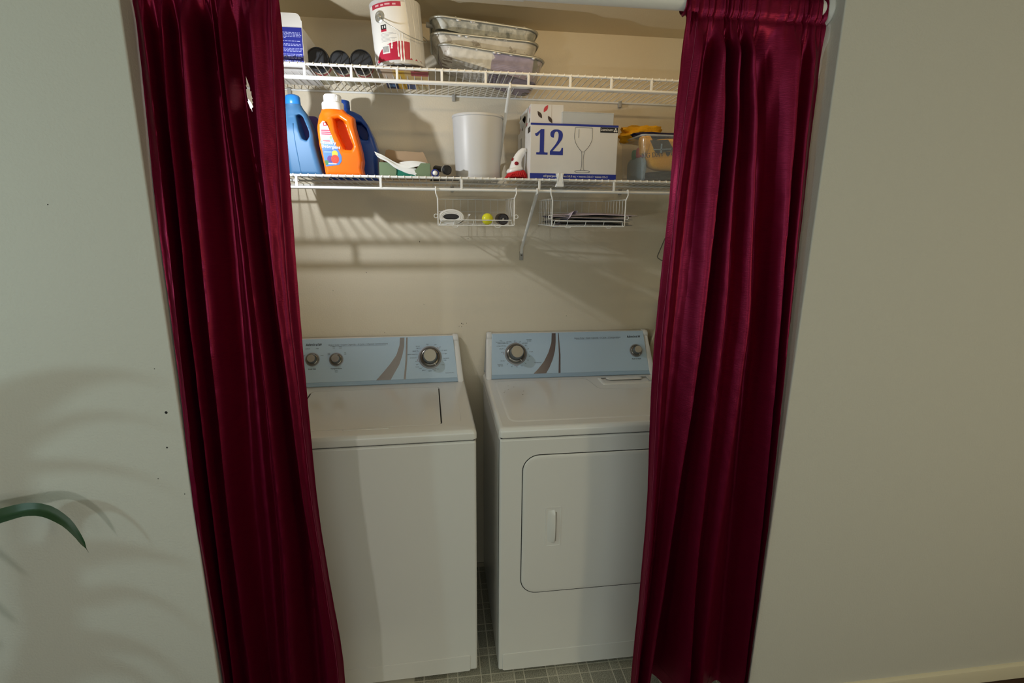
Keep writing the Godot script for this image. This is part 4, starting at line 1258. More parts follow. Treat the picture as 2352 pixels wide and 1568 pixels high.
func detergents() -> void:
	var o := thing("detergent_bottle", "orange laundry detergent bottle with white cap and flowered label", "bottle", T(-0.413, dl(-0.60), -0.598))
	var op := pv([-0.05, 0, -0.055, 0.042, -0.0645, 0.095, -0.0675, 0.148, -0.062, 0.181, -0.051, 0.205, 0.015, 0.205, 0.026, 0.194, 0.047, 0.182, 0.048, 0.158, 0.0566, 0.119, 0.066, 0.079, 0.069, 0.049, 0.065, 0.026, 0.069, 0.008, 0.063, 0])
	jug(o, op, pv([-0.014, 0.175, 0.0, 0.178, 0.019, 0.166, 0.040, 0.093, 0.034, 0.083, 0.014, 0.084, -0.0077, 0.133]), 0.038, 0.013, -0.014, Vector3(-0.0193, 0.2, 0.027), M["orange plastic"], 0.0036, false)
	var cp := part(o, "cap", MB.new().lathe([Vector2(0.033, 0.203), Vector2(0.0338, 0.205), Vector2(0.0338, 0.222), Vector2(0.032, 0.2255), Vector2(0.0275, 0.2265), Vector2(0.0268, 0.228), Vector2(0.0262, 0.246), Vector2(0.0245, 0.249), Vector2(0, 0.2495)], 40, T(-0.0193, 0, 0)), M["cap white"])
	var rb := MB.new()
	for i in 36:
		var a := TAU * i / 36
		rb.rbox(Vector3.ZERO, Vector3(0.0016, 0.017, 0.0014), 0.0006, Transform3D(Basis(Vector3.UP, a), Vector3(-0.0193 + sin(a) * 0.0266, 0.2375, cos(a) * 0.0266)), 1)
	part(cp, "grip_rib", rb, M["cap white"])
	var im := Image.create_empty(100, 200, false, Image.FORMAT_RGB8)
	for y in 200:
		for x in 100:
			var k := clampf((y - 58) / 60.0, 0, 1)
			im.set_pixel(x, y, Color("c2d4e6").lerp(Color("4a76b4"), k))
	im.fill_rect(Rect2i(18, 6, 18, 16), Color("c42430")); im.fill_rect(Rect2i(23, 9, 8, 8), Color("e8e0e0"))
	for y in range(38, 62): im.fill_rect(Rect2i(6, y - 2, 52, 1), Color("c0284a") if y % 8 < 5 else Color("eed6dc"))
	im.fill_rect(Rect2i(12, 84, 34, 5), Color("c84a50"))
	im.fill_rect(Rect2i(10, 126, 46, 3), Color("3a5a92"))
	im.fill_rect(Rect2i(14, 134, 36, 2), Color("c0cce0"))
	for y in 200:
		for x in 100:
			var p := Vector2(x, y)
			if p.distance_to(Vector2(52, 70)) < 7: im.set_pixel(x, y, Color("8fbf7c"))
			if p.distance_to(Vector2(66, 142)) < 15: im.set_pixel(x, y, Color("e6b23a"))
			if p.distance_to(Vector2(42, 166)) < 16: im.set_pixel(x, y, Color("5a3a78"))
			var d := p.distance_to(Vector2(66, 166))
			if d < 20: im.set_pixel(x, y, Color("d84a34") if int(d / 3.2 + (p - Vector2(66, 166)).angle() * 0.5) % 2 == 0 else Color("b83428"))
			if p.distance_to(Vector2(22, 182)) < 11: im.set_pixel(x, y, Color("3c7a4a"))
			if y > 184 and y < 189 and x > 30 and x < 72: im.set_pixel(x, y, Color("d8dce6"))
	var lp := pv([-0.056, 0.155, -0.047, 0.1655, -0.041, 0.1645, -0.031, 0.148, -0.014, 0.1007, 0.0046, 0.0607, 0.004, 0.046, -0.0046, 0.0347, -0.0454, 0.0288, -0.05, 0.05, -0.0555, 0.0912, -0.057, 0.13])
	part(o, "label", decal(lp, 0.0388), img_mat("detergent label", im, 0.35))
	var tx := MB.new()
	tx.text("Laundry", 0.0122, SANSB, T(-0.0345, 0.1015, 0.0391, 0, 0, -4), 0.0006)
	tx.text("Detergent", 0.0116, SANSB, T(-0.0265, 0.0885, 0.0391, 0, 0, -4), 0.0006)
	lettering(o, tx, M["cap white"])
	var t0 := MB.new()
	t0.text("Laundry", 0.0122, SANSB, T(-0.0338, 0.1008, 0.0390, 0, 0, -4), 0.0003)
	t0.text("Detergent", 0.0116, SANSB, T(-0.0258, 0.0878, 0.0390, 0, 0, -4), 0.0003)
	lettering(o, t0, M["card blue"])
	var lb := thing("detergent_jug", "pale translucent blue detergent jug with a bright blue cap, by the left curtain", "bottle", T(-0.529, dl(-0.62), -0.62))
	jug(lb, pv([-0.051, 0, -0.055, 0.042, -0.0617, 0.109, -0.064, 0.175, -0.059, 0.2, -0.05, 0.214, -0.006, 0.216, 0.011, 0.194, 0.024, 0.164, 0.0335, 0.1285, 0.0356, 0.095, 0.0466, 0.042, 0.055, 0.005, 0.053, 0]), pv([-0.0178, 0.186, -0.0075, 0.189, 0.002, 0.180, 0.0185, 0.139, 0.0195, 0.122, 0.011, 0.110, -0.0014, 0.115, -0.0088, 0.139]), 0.042, 0.016, -0.03, Vector3(-0.0305, 0.208, 0.0225), M["jug light blue"], 0.0038, true)
	part(lb, "cap", MB.new().lathe([Vector2(0.0225, 0.221), Vector2(0.0235, 0.2225), Vector2(0.0228, 0.243), Vector2(0.020, 0.2475), Vector2(0.012, 0.251), Vector2(0, 0.252)], 32, T(-0.0305, 0, 0)), M["jug cap blue"])
	part(lb, "pour_lip", MB.new().rbox(Vector3(-0.0525, 0.241, 0.004), Vector3(0.006, 0.006, 0.012), 0.002), M["jug cap blue"])
	part(lb, "back_label", MB.new().plate(rrect(0.075, 0.15, 0.02, 6), 0, 0.0008, 0.0003, T(0.004, 0.12, -0.041, 0, 180, 0)), M["purple label"])
	var edge := func(u: float, v: float) -> Vector3:
		var y := lerpf(0.012, 0.135, v)
		var x := lerpf(0.0545, 0.0318, clampf(y / 0.128, 0, 1)) - 0.004 * sin(v * PI) + 0.0022
		return Vector3(x, y, lerpf(-0.034, 0.018 * (1.0 - v) , u))
	part(lb, "side_label", MB.new().sheet(6, 12, edge), M["purple label"])
	var seam := MB.new().tube([Vector3(-0.027, 0.16, 0.0412), Vector3(-0.022, 0.09, 0.0424), Vector3(-0.012, 0.006, 0.0415)], 0.0012, 6)
	part(lb, "mould_seam", seam, M["jug light blue"])
	var dk := thing("detergent_jug_001", "dark blue detergent jug standing behind the orange bottle", "bottle", T(-0.401, dl(-0.74), -0.74))
	jug(dk, pv([0.091, 0, 0.091, 0.104, 0.079, 0.146, 0.06, 0.189, 0.037, 0.22, 0.012, 0.232, -0.05, 0.232, -0.062, 0.203, -0.0735, 0.146, -0.079, 0.09, -0.079, 0]), pv([0.019, 0.196, 0.037, 0.193, 0.055, 0.173, 0.062, 0.15, 0.059, 0.137, 0.039, 0.138, 0.019, 0.16]), 0.05, 0.016, -0.02, Vector3(-0.025, 0.226, 0.024), M["jug dark blue"], 0.0046, false)
	part(dk, "cap", MB.new().lathe([Vector2(0.026, 0.239), Vector2(0.0265, 0.241), Vector2(0.0255, 0.262), Vector2(0.023, 0.2655), Vector2(0, 0.266)], 32, T(-0.025, 0, 0)), M["jug dark blue"])


func lower_shelf() -> void:
	detergents()
	# torn box of dryer sheets
	var g := thing("dryer_sheet_box", "low green cardboard box torn open with white sheets sticking out", "box", T(-0.2105, dl(-0.62), -0.62))
	part(g, "tray", MB.new().rbox(Vector3(0, 0.002, 0), Vector3(0.163, 0.004, 0.115), 0.001), M["card brown"])
	var fr := pv([-0.082, 0.001, -0.03, 0.001, -0.027, 0.024, -0.036, 0.034, -0.04, 0.047, -0.082, 0.047])
	part(g, "front_panel", MB.new().solid(fr, [Vector2(0, 0), Vector2(0, 0.0012)], T(0, 0, 0.057)), M["green card"])
	part(g, "front_panel", MB.new().solid(pv([0.036, 0.001, 0.082, 0.001, 0.082, 0.047, 0.052, 0.047, 0.042, 0.034, 0.032, 0.024]), [Vector2(0, 0), Vector2(0, 0.0012)], T(0, 0, 0.057)), M["green card"])
	part(g, "inner_carton", MB.new().rbox(Vector3(0.002, 0.0135, 0.0545), Vector3(0.074, 0.025, 0.0012), 0.0004), M["teal card"])
	for s in [-1, 1]: part(g, "side_panel", MB.new().rbox(Vector3(s * 0.0815, 0.0235, 0), Vector3(0.0012, 0.047, 0.115), 0.0004), M["green card"] if s > 0 else M["card white"])
	part(g, "back_panel", MB.new().solid(pv([-0.082, 0.0, 0.082, 0.0, 0.080, 0.045, 0.058, 0.094, 0.045, 0.092, 0.0, 0.095, -0.03, 0.094, -0.058, 0.099, -0.068, 0.097, -0.082, 0.05]), [Vector2(0, 0), Vector2(0, 0.0012)], T(0, 0, -0.058)), M["card brown"])
	for q in [[0.0, 0.0], [0.004, -0.010], [-0.003, 0.012]]:
		var sag := func(u: float, v: float) -> Vector3:
			return Vector3(lerpf(-0.092, 0.042, u) + q[0], 0.074 - 0.052 * pow(u, 0.8) + q[1] * 0.5 + 0.003 * sin(u * 9.0) + 0.004 * v, lerpf(0.062 - 0.01 * u, -0.045, v) + q[0])
		var hang := func(u: float, v: float) -> Vector3:
			var p: Vector3 = sag.call(u, 0.0)
			return p + Vector3(0.002 * v, -0.014 * v * (0.4 + u) - 0.001 * sin(u * 20.0) * v, 0.0015 * sin(v * 3.0))
		var one := MB.new().sheet(18, 8, sag)
		one.sheet(18, 4, hang)
		part(g, "dryer_sheet", one, M["paper white"])
	var sh := MB.new()
	sh.sheet(14, 8, func(u, v): return Vector3(lerpf(-0.02, 0.068, u), lerpf(0.050 + 0.006 * sin(u * 3.0), 0.030 + 0.020 * absf(u - 0.35), v), lerpf(0.030, 0.056, v)))
	sh.sheet(14, 6, func(u, v): return Vector3(lerpf(-0.02, 0.068, u), 0.050 + 0.006 * sin(u * 3.0) + 0.004 * v, lerpf(0.030, -0.05, v)))
	part(g, "dryer_sheet", sh, M["paper white"])
	# small things next to it
	var rl := thing("roll_on_tube", "small white tube with a blue ring lying with its round end to the front", "tube", Transform3D(Basis(Vector3(1, 0, 0), Vector3(0, 0, 1), Vector3(0, -1, 0)), Vector3(-0.1125, dl(-0.58) + 0.0145, -0.555)))
	part(rl, "body", MB.new().lathe([Vector2(0, -0.08), Vector2(0.011, -0.08), Vector2(0.0125, -0.077), Vector2(0.0125, -0.012), Vector2(0.0118, -0.004), Vector2(0.0095, 0)], 28), M["cap white"])
	part(rl, "blue_ring", MB.new().lathe([Vector2(0.0127, -0.012), Vector2(0.0128, -0.006), Vector2(0.0115, 0.0005), Vector2(0.0098, 0.001), Vector2(0.0096, -0.003)], 28), M["card blue"])
	part(rl, "rounded_tip", MB.new().ball(Vector3(0, -0.001, 0), Vector3(0.0085, 0.0065, 0.0085)), M["cap white"])
	var fb := Basis(Vector3.UP, deg_to_rad(24)) * Basis(Vector3(1, 0, 0), Vector3(0, -0.12, 1).normalized(), Vector3(0, -1, -0.12).normalized())
	var ft := thing("flashlight", "small black flashlight lying end first beside the green box", "flashlight", Transform3D(fb, Vector3(-0.071, dl(-0.6) + 0.026, -0.565)))
	part(ft, "barrel", MB.new().lathe([Vector2(0, -0.1), Vector2(0.009, -0.1), Vector2(0.01, -0.096), Vector2(0.0095, -0.03), Vector2(0.0145, -0.016), Vector2(0.0155, -0.002), Vector2(0.0145, 0.0), Vector2(0.0135, -0.001)], 28), M["print black"])
	part(ft, "end_cap", MB.new().lathe([Vector2(0.0138, -0.001), Vector2(0.012, 0.0005), Vector2(0.003, 0.0), Vector2(0, -0.0005)], 28), M["black plastic"])
	part(ft, "collar", MB.new().lathe([Vector2(0.0158, -0.018), Vector2(0.0163, -0.016), Vector2(0.0163, -0.012), Vector2(0.0158, -0.010)], 28), M["galvanised"])
	var st := thing("utility_knife", "black and white hand tool lying flat on the wires beside the wastebasket", "tool", T(-0.078, dl(-0.66), -0.66, 0, -32, 0))
	part(st, "handle", MB.new().solid(pv([-0.06, -0.009, 0.045, -0.011, 0.06, -0.002, 0.055, 0.011, -0.055, 0.009]), [Vector2(0.002, 0), Vector2(0, 0.003), Vector2(0, 0.011), Vector2(0.002, 0.014)], Transform3D(Basis(Vector3(1, 0, 0), Vector3(0, 0, -1), Vector3(0, 1, 0)), Vector3.ZERO)), M["print black"])
	part(st, "grip_inlay", MB.new().rbox(Vector3(0.004, 0.0005, 0.0), Vector3(0.05, 0.003, 0.009), 0.001), M["cap white"])
	# wastebasket
	var wb := thing("wastebasket", "white round plastic wastebasket on the lower shelf", "wastebasket", T(0.0365, dl(-0.665), -0.665))
	part(wb, "body", MB.new().lathe([Vector2(0, 0), Vector2(0.071, 0), Vector2(0.076, 0.004), Vector2(0.0775, 0.02), Vector2(0.0868, 0.206), Vector2(0.0872, 0.212), Vector2(0.0858, 0.2125), Vector2(0.0845, 0.206), Vector2(0.0755, 0.02), Vector2(0.07, 0.004), Vector2(0, 0.003)], 56, Transform3D(), 30.0), M["bin plastic"])
	part(wb, "rim", MB.new().lathe([Vector2(0.0868, 0.205), Vector2(0.0888, 0.207), Vector2(0.0890, 0.212), Vector2(0.0874, 0.2145), Vector2(0.0852, 0.2135)], 56), M["bin plastic"])
	scrub_brush()
	glass_box()
	tissue_box()
	organizer()
	clear_bin()
	# white bag clip on the front rod
	var cl := thing("bag_clip", "white plastic bag clip pinched onto the front rod of the lower shelf", "clip", T(0.2985, 1.681, ZF + 0.009))
	var jaw := pv([-0.0125, 0.021, -0.006, 0.003, -0.006, -0.003, -0.013, -0.022, 0.0125, -0.022, 0.0065, -0.003, 0.0065, 0.003, 0.0125, 0.021])
	part(cl, "jaw", MB.new().solid(jaw, [Vector2(0.001, -0.002), Vector2(0, -0.001), Vector2(0, 0.0015), Vector2(0.001, 0.0025)], T(0, 0, 0.002, -4)), M["cap white"])
	part(cl, "jaw", MB.new().solid(jaw, [Vector2(0.001, -0.002), Vector2(0, -0.001), Vector2(0, 0.0015), Vector2(0.001, 0.0025)], T(0, 0, -0.016, 8)), M["cap white"])
	part(cl, "rib", MB.new().rbox(Vector3(-0.0085, 0, 0.004), Vector3(0.002, 0.042, 0.003), 0.0008, T(0, 0, 0, 0, 0, -9)), M["cap white"])
	part(cl, "rib", MB.new().rbox(Vector3(0.0085, 0, 0.004), Vector3(0.002, 0.042, 0.003), 0.0008, T(0, 0, 0, 0, 0, 9)), M["cap white"])
	part(cl, "closing_bar", MB.new().rbox(Vector3(0.0, 0.001, -0.0055), Vector3(0.07, 0.0045, 0.004), 0.0015), M["wire white"])


func scrub_brush() -> void:
	var b := thing("scrub_brush", "small hand brush with red bristles and a white handle dotted with red", "brush", T(0.164, dl(-0.6), -0.6))
	var br := MB.new()
	rng.seed = 12
	for ring in 4:
		for i in 34:
			var a := TAU * (i + 0.5 * ring) / 34
			var r0 := 0.012 + 0.006 * ring
			var top := Vector3(cos(a) * (r0 * 0.75) + 0.003, 0.03 - 0.001 * ring + 0.006 * cos(a), sin(a) * r0 * 0.75)
			var end := Vector3(cos(a) * (r0 * 1.28 + 0.006 * rng.randf()) - 0.001, 0.001 + 0.004 * rng.randf() + (0.010 if sin(a) > 0.75 else 0.0), sin(a) * (r0 * 1.2 + 0.004 * rng.randf()))
			br.tube([top, top.lerp(end, 0.5) + Vector3(cos(a), 0, sin(a)) * 0.002, end], [0.0024, 0.0022, 0.0013], 5, false, false)
	br.lathe([Vector2(0.026, 0.030), Vector2(0.038, 0.010), Vector2(0.03, 0.012), Vector2(0.0, 0.02)], 28)
	tag(part(b, "bristles", br, M["red bristle"]), "", "", "", "stuff")
	part(b, "collar", MB.new().lathe([Vector2(0.0, 0.026), Vector2(0.026, 0.026), Vector2(0.029, 0.030), Vector2(0.028, 0.036), Vector2(0.022, 0.041), Vector2(0, 0.042)], 32, T(0.002, 0.002, 0, 0, 0, 14)), M["cap white"])
	var pts := [Vector3(-0.002, 0.036, 0), Vector3(-0.001, 0.05, 0), Vector3(0.002, 0.064, 0), Vector3(0.008, 0.078, 0), Vector3(0.016, 0.089, 0), Vector3(0.024, 0.096, 0), Vector3(0.030, 0.097, 0), Vector3(0.034, 0.093, 0)]
	part(b, "handle", MB.new().tube(pts, [0.0225, 0.0195, 0.0165, 0.0145, 0.0130, 0.0115, 0.0095, 0.004], 20), M["cap white"])
	for q in [[0.054, -6.0, 0.0183, 0.0075], [0.068, -68.0, 0.0152, 0.0065], [0.079, 75.0, 0.0142, 0.0055]]:
		var a := deg_to_rad(q[1])
		part(b, "red_dot", MB.new().ball(Vector3.ZERO, Vector3(q[3], q[3] * 0.85, 0.0012), 16, 8), M["dot red"]).transform = Transform3D(Basis(Vector3.UP, a) * Basis(Vector3.RIGHT, deg_to_rad(-14)), Vector3(0.0, q[0], 0) + Vector3(sin(a), 0, cos(a)) * (q[2] + 0.0006))


func glass_box() -> void:
	var w := 0.2965; var h := 0.1735; var d := 0.29
	var b := thing("glassware_box", "white cardboard box of twelve wine glasses with a large blue 12 on its front", "box", T(0.3483, dl(-0.53), -0.53 - d / 2))
	part(b, "carton", MB.new().rbox(Vector3(0, h / 2, 0), Vector3(w, h, d), 0.0015), M["card white"])
	var zf := d / 2 + 0.0004
	part(b, "bottom_band", MB.new().rbox(Vector3(0, 0.0088, zf - 0.0004), Vector3(w + 0.0006, 0.0168, 0.0012), 0.0003), M["card blue"])
	part(b, "top_band", MB.new().rbox(Vector3(0, h - 0.003, zf - 0.0004), Vector3(w + 0.0006, 0.0062, 0.0012), 0.0003), M["card blue"])
	part(b, "top_panel", MB.new().rbox(Vector3(0, h + 0.0002, 0), Vector3(w - 0.004, 0.0012, d - 0.004), 0.0003), M["card blue"])
	part(b, "flap_seam", MB.new().rbox(Vector3(-w / 2 - 0.0001, h * 0.42, 0.05), Vector3(0.0006, h * 0.8, 0.0008), 0.0002), M["card brown"])
	var tx := MB.new()
	tx.text("12", 0.112, SERIFB, T(-0.0865, 0.1145, zf, 0, 0, 0).scaled_local(Vector3(0.82, 1, 1)), 0.0006)
	lettering(b, tx, M["card blue"])
	var t2 := MB.new()
	t2.text("all purpose glasses 10.5 oz. • verres 31 cl • vasos 31 cl", 0.0084, SERIFB, T(0.008, 0.0088, zf + 0.0004), 0.0004)
	lettering(b, t2, M["card white"])
	# the drawn wine glass
	var li := MB.new()
	var cx := 0.0295
	var L := func(pts: Array) -> void:
		var p := []
		for i in range(0, pts.size(), 2): p.append(Vector3(cx + pts[i], pts[i + 1] * 0.99 - 0.0022, zf))
		li.tube(p, 0.0006, 4)
	for s in [-1.0, 1.0]:
		var pts := []
		for i in 15:
			var k := i / 14.0
			var y := lerpf(0.167, 0.092, k)
			var x := 0.0300 - 0.001 * (1 - k) + 0.0018 * sin(k * PI * 0.9) - 0.026 * pow(maxf(0.0, k - 0.3) / 0.7, 2.1)
			pts.append_array([s * x, y])
		L.call(pts)
		L.call([s * 0.0045, 0.0905, s * 0.003, 0.075, s * 0.0028, 0.05, s * 0.004, 0.036, s * 0.008, 0.0305])
	L.call([-0.0295, 0.167, 0.0295, 0.1672])
	L.call([-0.016, 0.162, -0.0165, 0.135])
	L.call([-0.0045, 0.0905, 0.0, 0.0915, 0.0045, 0.0905])
	var el := []
	for i in 33:
		var a := TAU * i / 32
		el.append_array([cos(a) * 0.0258, 0.0275 + sin(a) * 0.0042])
	L.call(el)
	part(b, "glass_drawing", li, M["print dark"])
	var lg := part(b, "logo_patch", MB.new().rbox(Vector3(0.1165, 0.1585, zf - 0.0003), Vector3(0.0605, 0.0165, 0.0012), 0.0003), M["print black"])
	var t3 := MB.new()
	t3.text("Luminarc", 0.0098, SANSB, T(0.1095, 0.1592, zf + 0.0003), 0.0004)
	for q in [[0.1385, 0.1620], [0.1353, 0.1557], [0.1417, 0.1557]]: t3.solid(rrect(0.0062, 0.0062, 0.0030, 4), [Vector2(0, 0), Vector2(0, 0.0005)], T(q[0], q[1], zf + 0.0003))
	part(lg, "lettering", t3, M["card white"])
	part(b, "side_patch", MB.new().rbox(Vector3(-w / 2, 0.156, d / 2 - 0.03), Vector3(0.0012, 0.018, 0.05), 0.0003), M["print black"])
	part(b, "side_drawing", MB.new().tube([Vector3(-w / 2 - 0.0003, 0.15, -0.05), Vector3(-w / 2 - 0.0003, 0.115, -0.05), Vector3(-w / 2 - 0.0003, 0.105, -0.06), Vector3(-w / 2 - 0.0003, 0.115, -0.072), Vector3(-w / 2 - 0.0003, 0.15, -0.073)], 0.0007, 4), M["print dark"])


func tissue_box() -> void:
	var y0 := dl(-0.53) + 0.1745
	var t := thing("tissue_box", "cream tissue box printed with red and brown leaves on top of the glassware box", "tissue box", T(0.2625, y0, -0.6975))
	part(t, "carton", MB.new().rbox(Vector3(0, 0.0325, 0), Vector3(0.112, 0.065, 0.245), 0.0015), M["card white"])
	var ov := PackedVector2Array()
	for i in 28:
		var a := TAU * i / 28
		ov.append(Vector2(cos(a) * 0.052, sin(a) * 0.0145))
	var sx := Transform3D(Basis(Vector3(0, 0, 1), Vector3(0, 1, 0), Vector3(-1, 0, 0)), Vector3(-0.0562, 0.035, -0.03))
	part(t, "opening", MB.new().solid(ov, [Vector2(0, -0.001), Vector2(0, 0.0003)], sx), M["hole brown"])
	part(t, "tissue", MB.new().sheet(14, 8, func(u, v): return Vector3(lerpf(0.0, -0.016, sin(v * PI) * (0.6 + 0.4 * sin(u * 5.0))) - 0.0005, lerpf(0.020, 0.046, v) - 0.010 * u + 0.002 * sin(u * 16.0), lerpf(0.04, -0.055, u)), Vector2.ONE, Transform3D(Basis(), Vector3(-0.0562, 0, -0.03))), M["paper white"])
	var leaf := func(c: Vector3, sc: float, ang: float, xf: Transform3D, m: Material) -> void:
		var o := PackedVector2Array()
		for i in 12:
			var k := i / 12.0
			o.append(Vector2(lerpf(-1, 1, k), -0.42 * sin(k * PI)) * sc)
		for i in 12:
			var k := i / 12.0
			o.append(Vector2(lerpf(1, -1, k), 0.42 * sin(k * PI)) * sc)
		part(t, "printed_leaf", MB.new().solid(o, [Vector2(0, 0), Vector2(0, 0.0004)], xf * T(c.x, c.y, c.z, 0, 0, ang)), m)
	var fx := T(0, 0, 0.1226)
	leaf.call(Vector3(-0.005, 0.0515, 0), 0.0135, 58.0, fx, M["leaf red"])
	leaf.call(Vector3(-0.025, 0.032, 0), 0.0135, -55.0, fx, M["leaf brown"])
	leaf.call(Vector3(0.0105, 0.018, 0), 0.0135, -55.0, fx, M["leaf brown"])
	var s2 := Transform3D(sx.basis, Vector3(-0.0563, 0.035, 0))
	for q in [[0.108, 0.012, 60.0, 0], [0.1, -0.018, 40.0, 1], [-0.1, 0.018, 70.0, 1], [-0.105, -0.016, 50.0, 0], [0.05, -0.024, 20.0, 0], [-0.05, -0.026, 10.0, 1]]:
		leaf.call(Vector3(q[0], q[1], 0), 0.011, q[2], s2, M["leaf red"] if q[3] == 0 else M["leaf brown"])
	part(t, "fold_seam", MB.new().rbox(Vector3(0.015, 0.0325, 0.1226), Vector3(0.0006, 0.063, 0.0004), 0.0001, Transform3D(), 1), M["card brown"])


func organizer() -> void:
	var y0 := dl(-0.53) + 0.1745
	var o := thing("organizer_case", "shallow clear plastic case with dividers, beside the tissue box", "plastic case", T(0.4015, y0, -0.648))
	var w := 0.176; var h := 0.044; var d := 0.16
	part(o, "base", MB.new().rbox(Vector3(0, 0.0015, 0), Vector3(w, 0.003, d), 0.001), M["clear plastic"])
	part(o, "lid", MB.new().rbox(Vector3(0, h - 0.0015, 0), Vector3(w + 0.004, 0.003, d + 0.004), 0.001), M["clear plastic"])
	for q in [[0, d / 2, w, 0.002], [0, -d / 2, w, 0.002], [w / 2, 0, 0.002, d], [-w / 2, 0, 0.002, d]]:
		part(o, "wall", MB.new().rbox(Vector3(q[0], h / 2, q[1]), Vector3(q[2], h - 0.004, q[3]), 0.0006), M["clear plastic"])
	for i in 6: part(o, "divider", MB.new().rbox(Vector3(-w / 2 + w * (i + 1) / 7.0, h / 2 - 0.003, 0), Vector3(0.0015, h - 0.010, d - 0.006), 0.0005), M["clear plastic"])
	part(o, "latch", MB.new().rbox(Vector3(-w / 2 - 0.006, h * 0.42, d / 2 - 0.03), Vector3(0.014, 0.005, 0.03), 0.001, T(0, 0, 0, 0, 0, 18)), M["clear plastic"])
	rng.seed = 2
	var sm := MB.new()
	for i in 7:
		for k in 4:
			sm.rbox(Vector3(-w / 2 + w * (i + 0.5) / 7.0 + rng.randf_range(-0.006, 0.006), 0.006 + 0.002 * (k % 2), d / 2 - 0.016 - 0.03 * k), Vector3(rng.randf_range(0.006, 0.013), rng.randf_range(0.004, 0.011), 0.012), 0.001, Transform3D(), 1)
	tag(part(o, "small_parts", sm, M["news grey"]), "", "", "", "stuff")


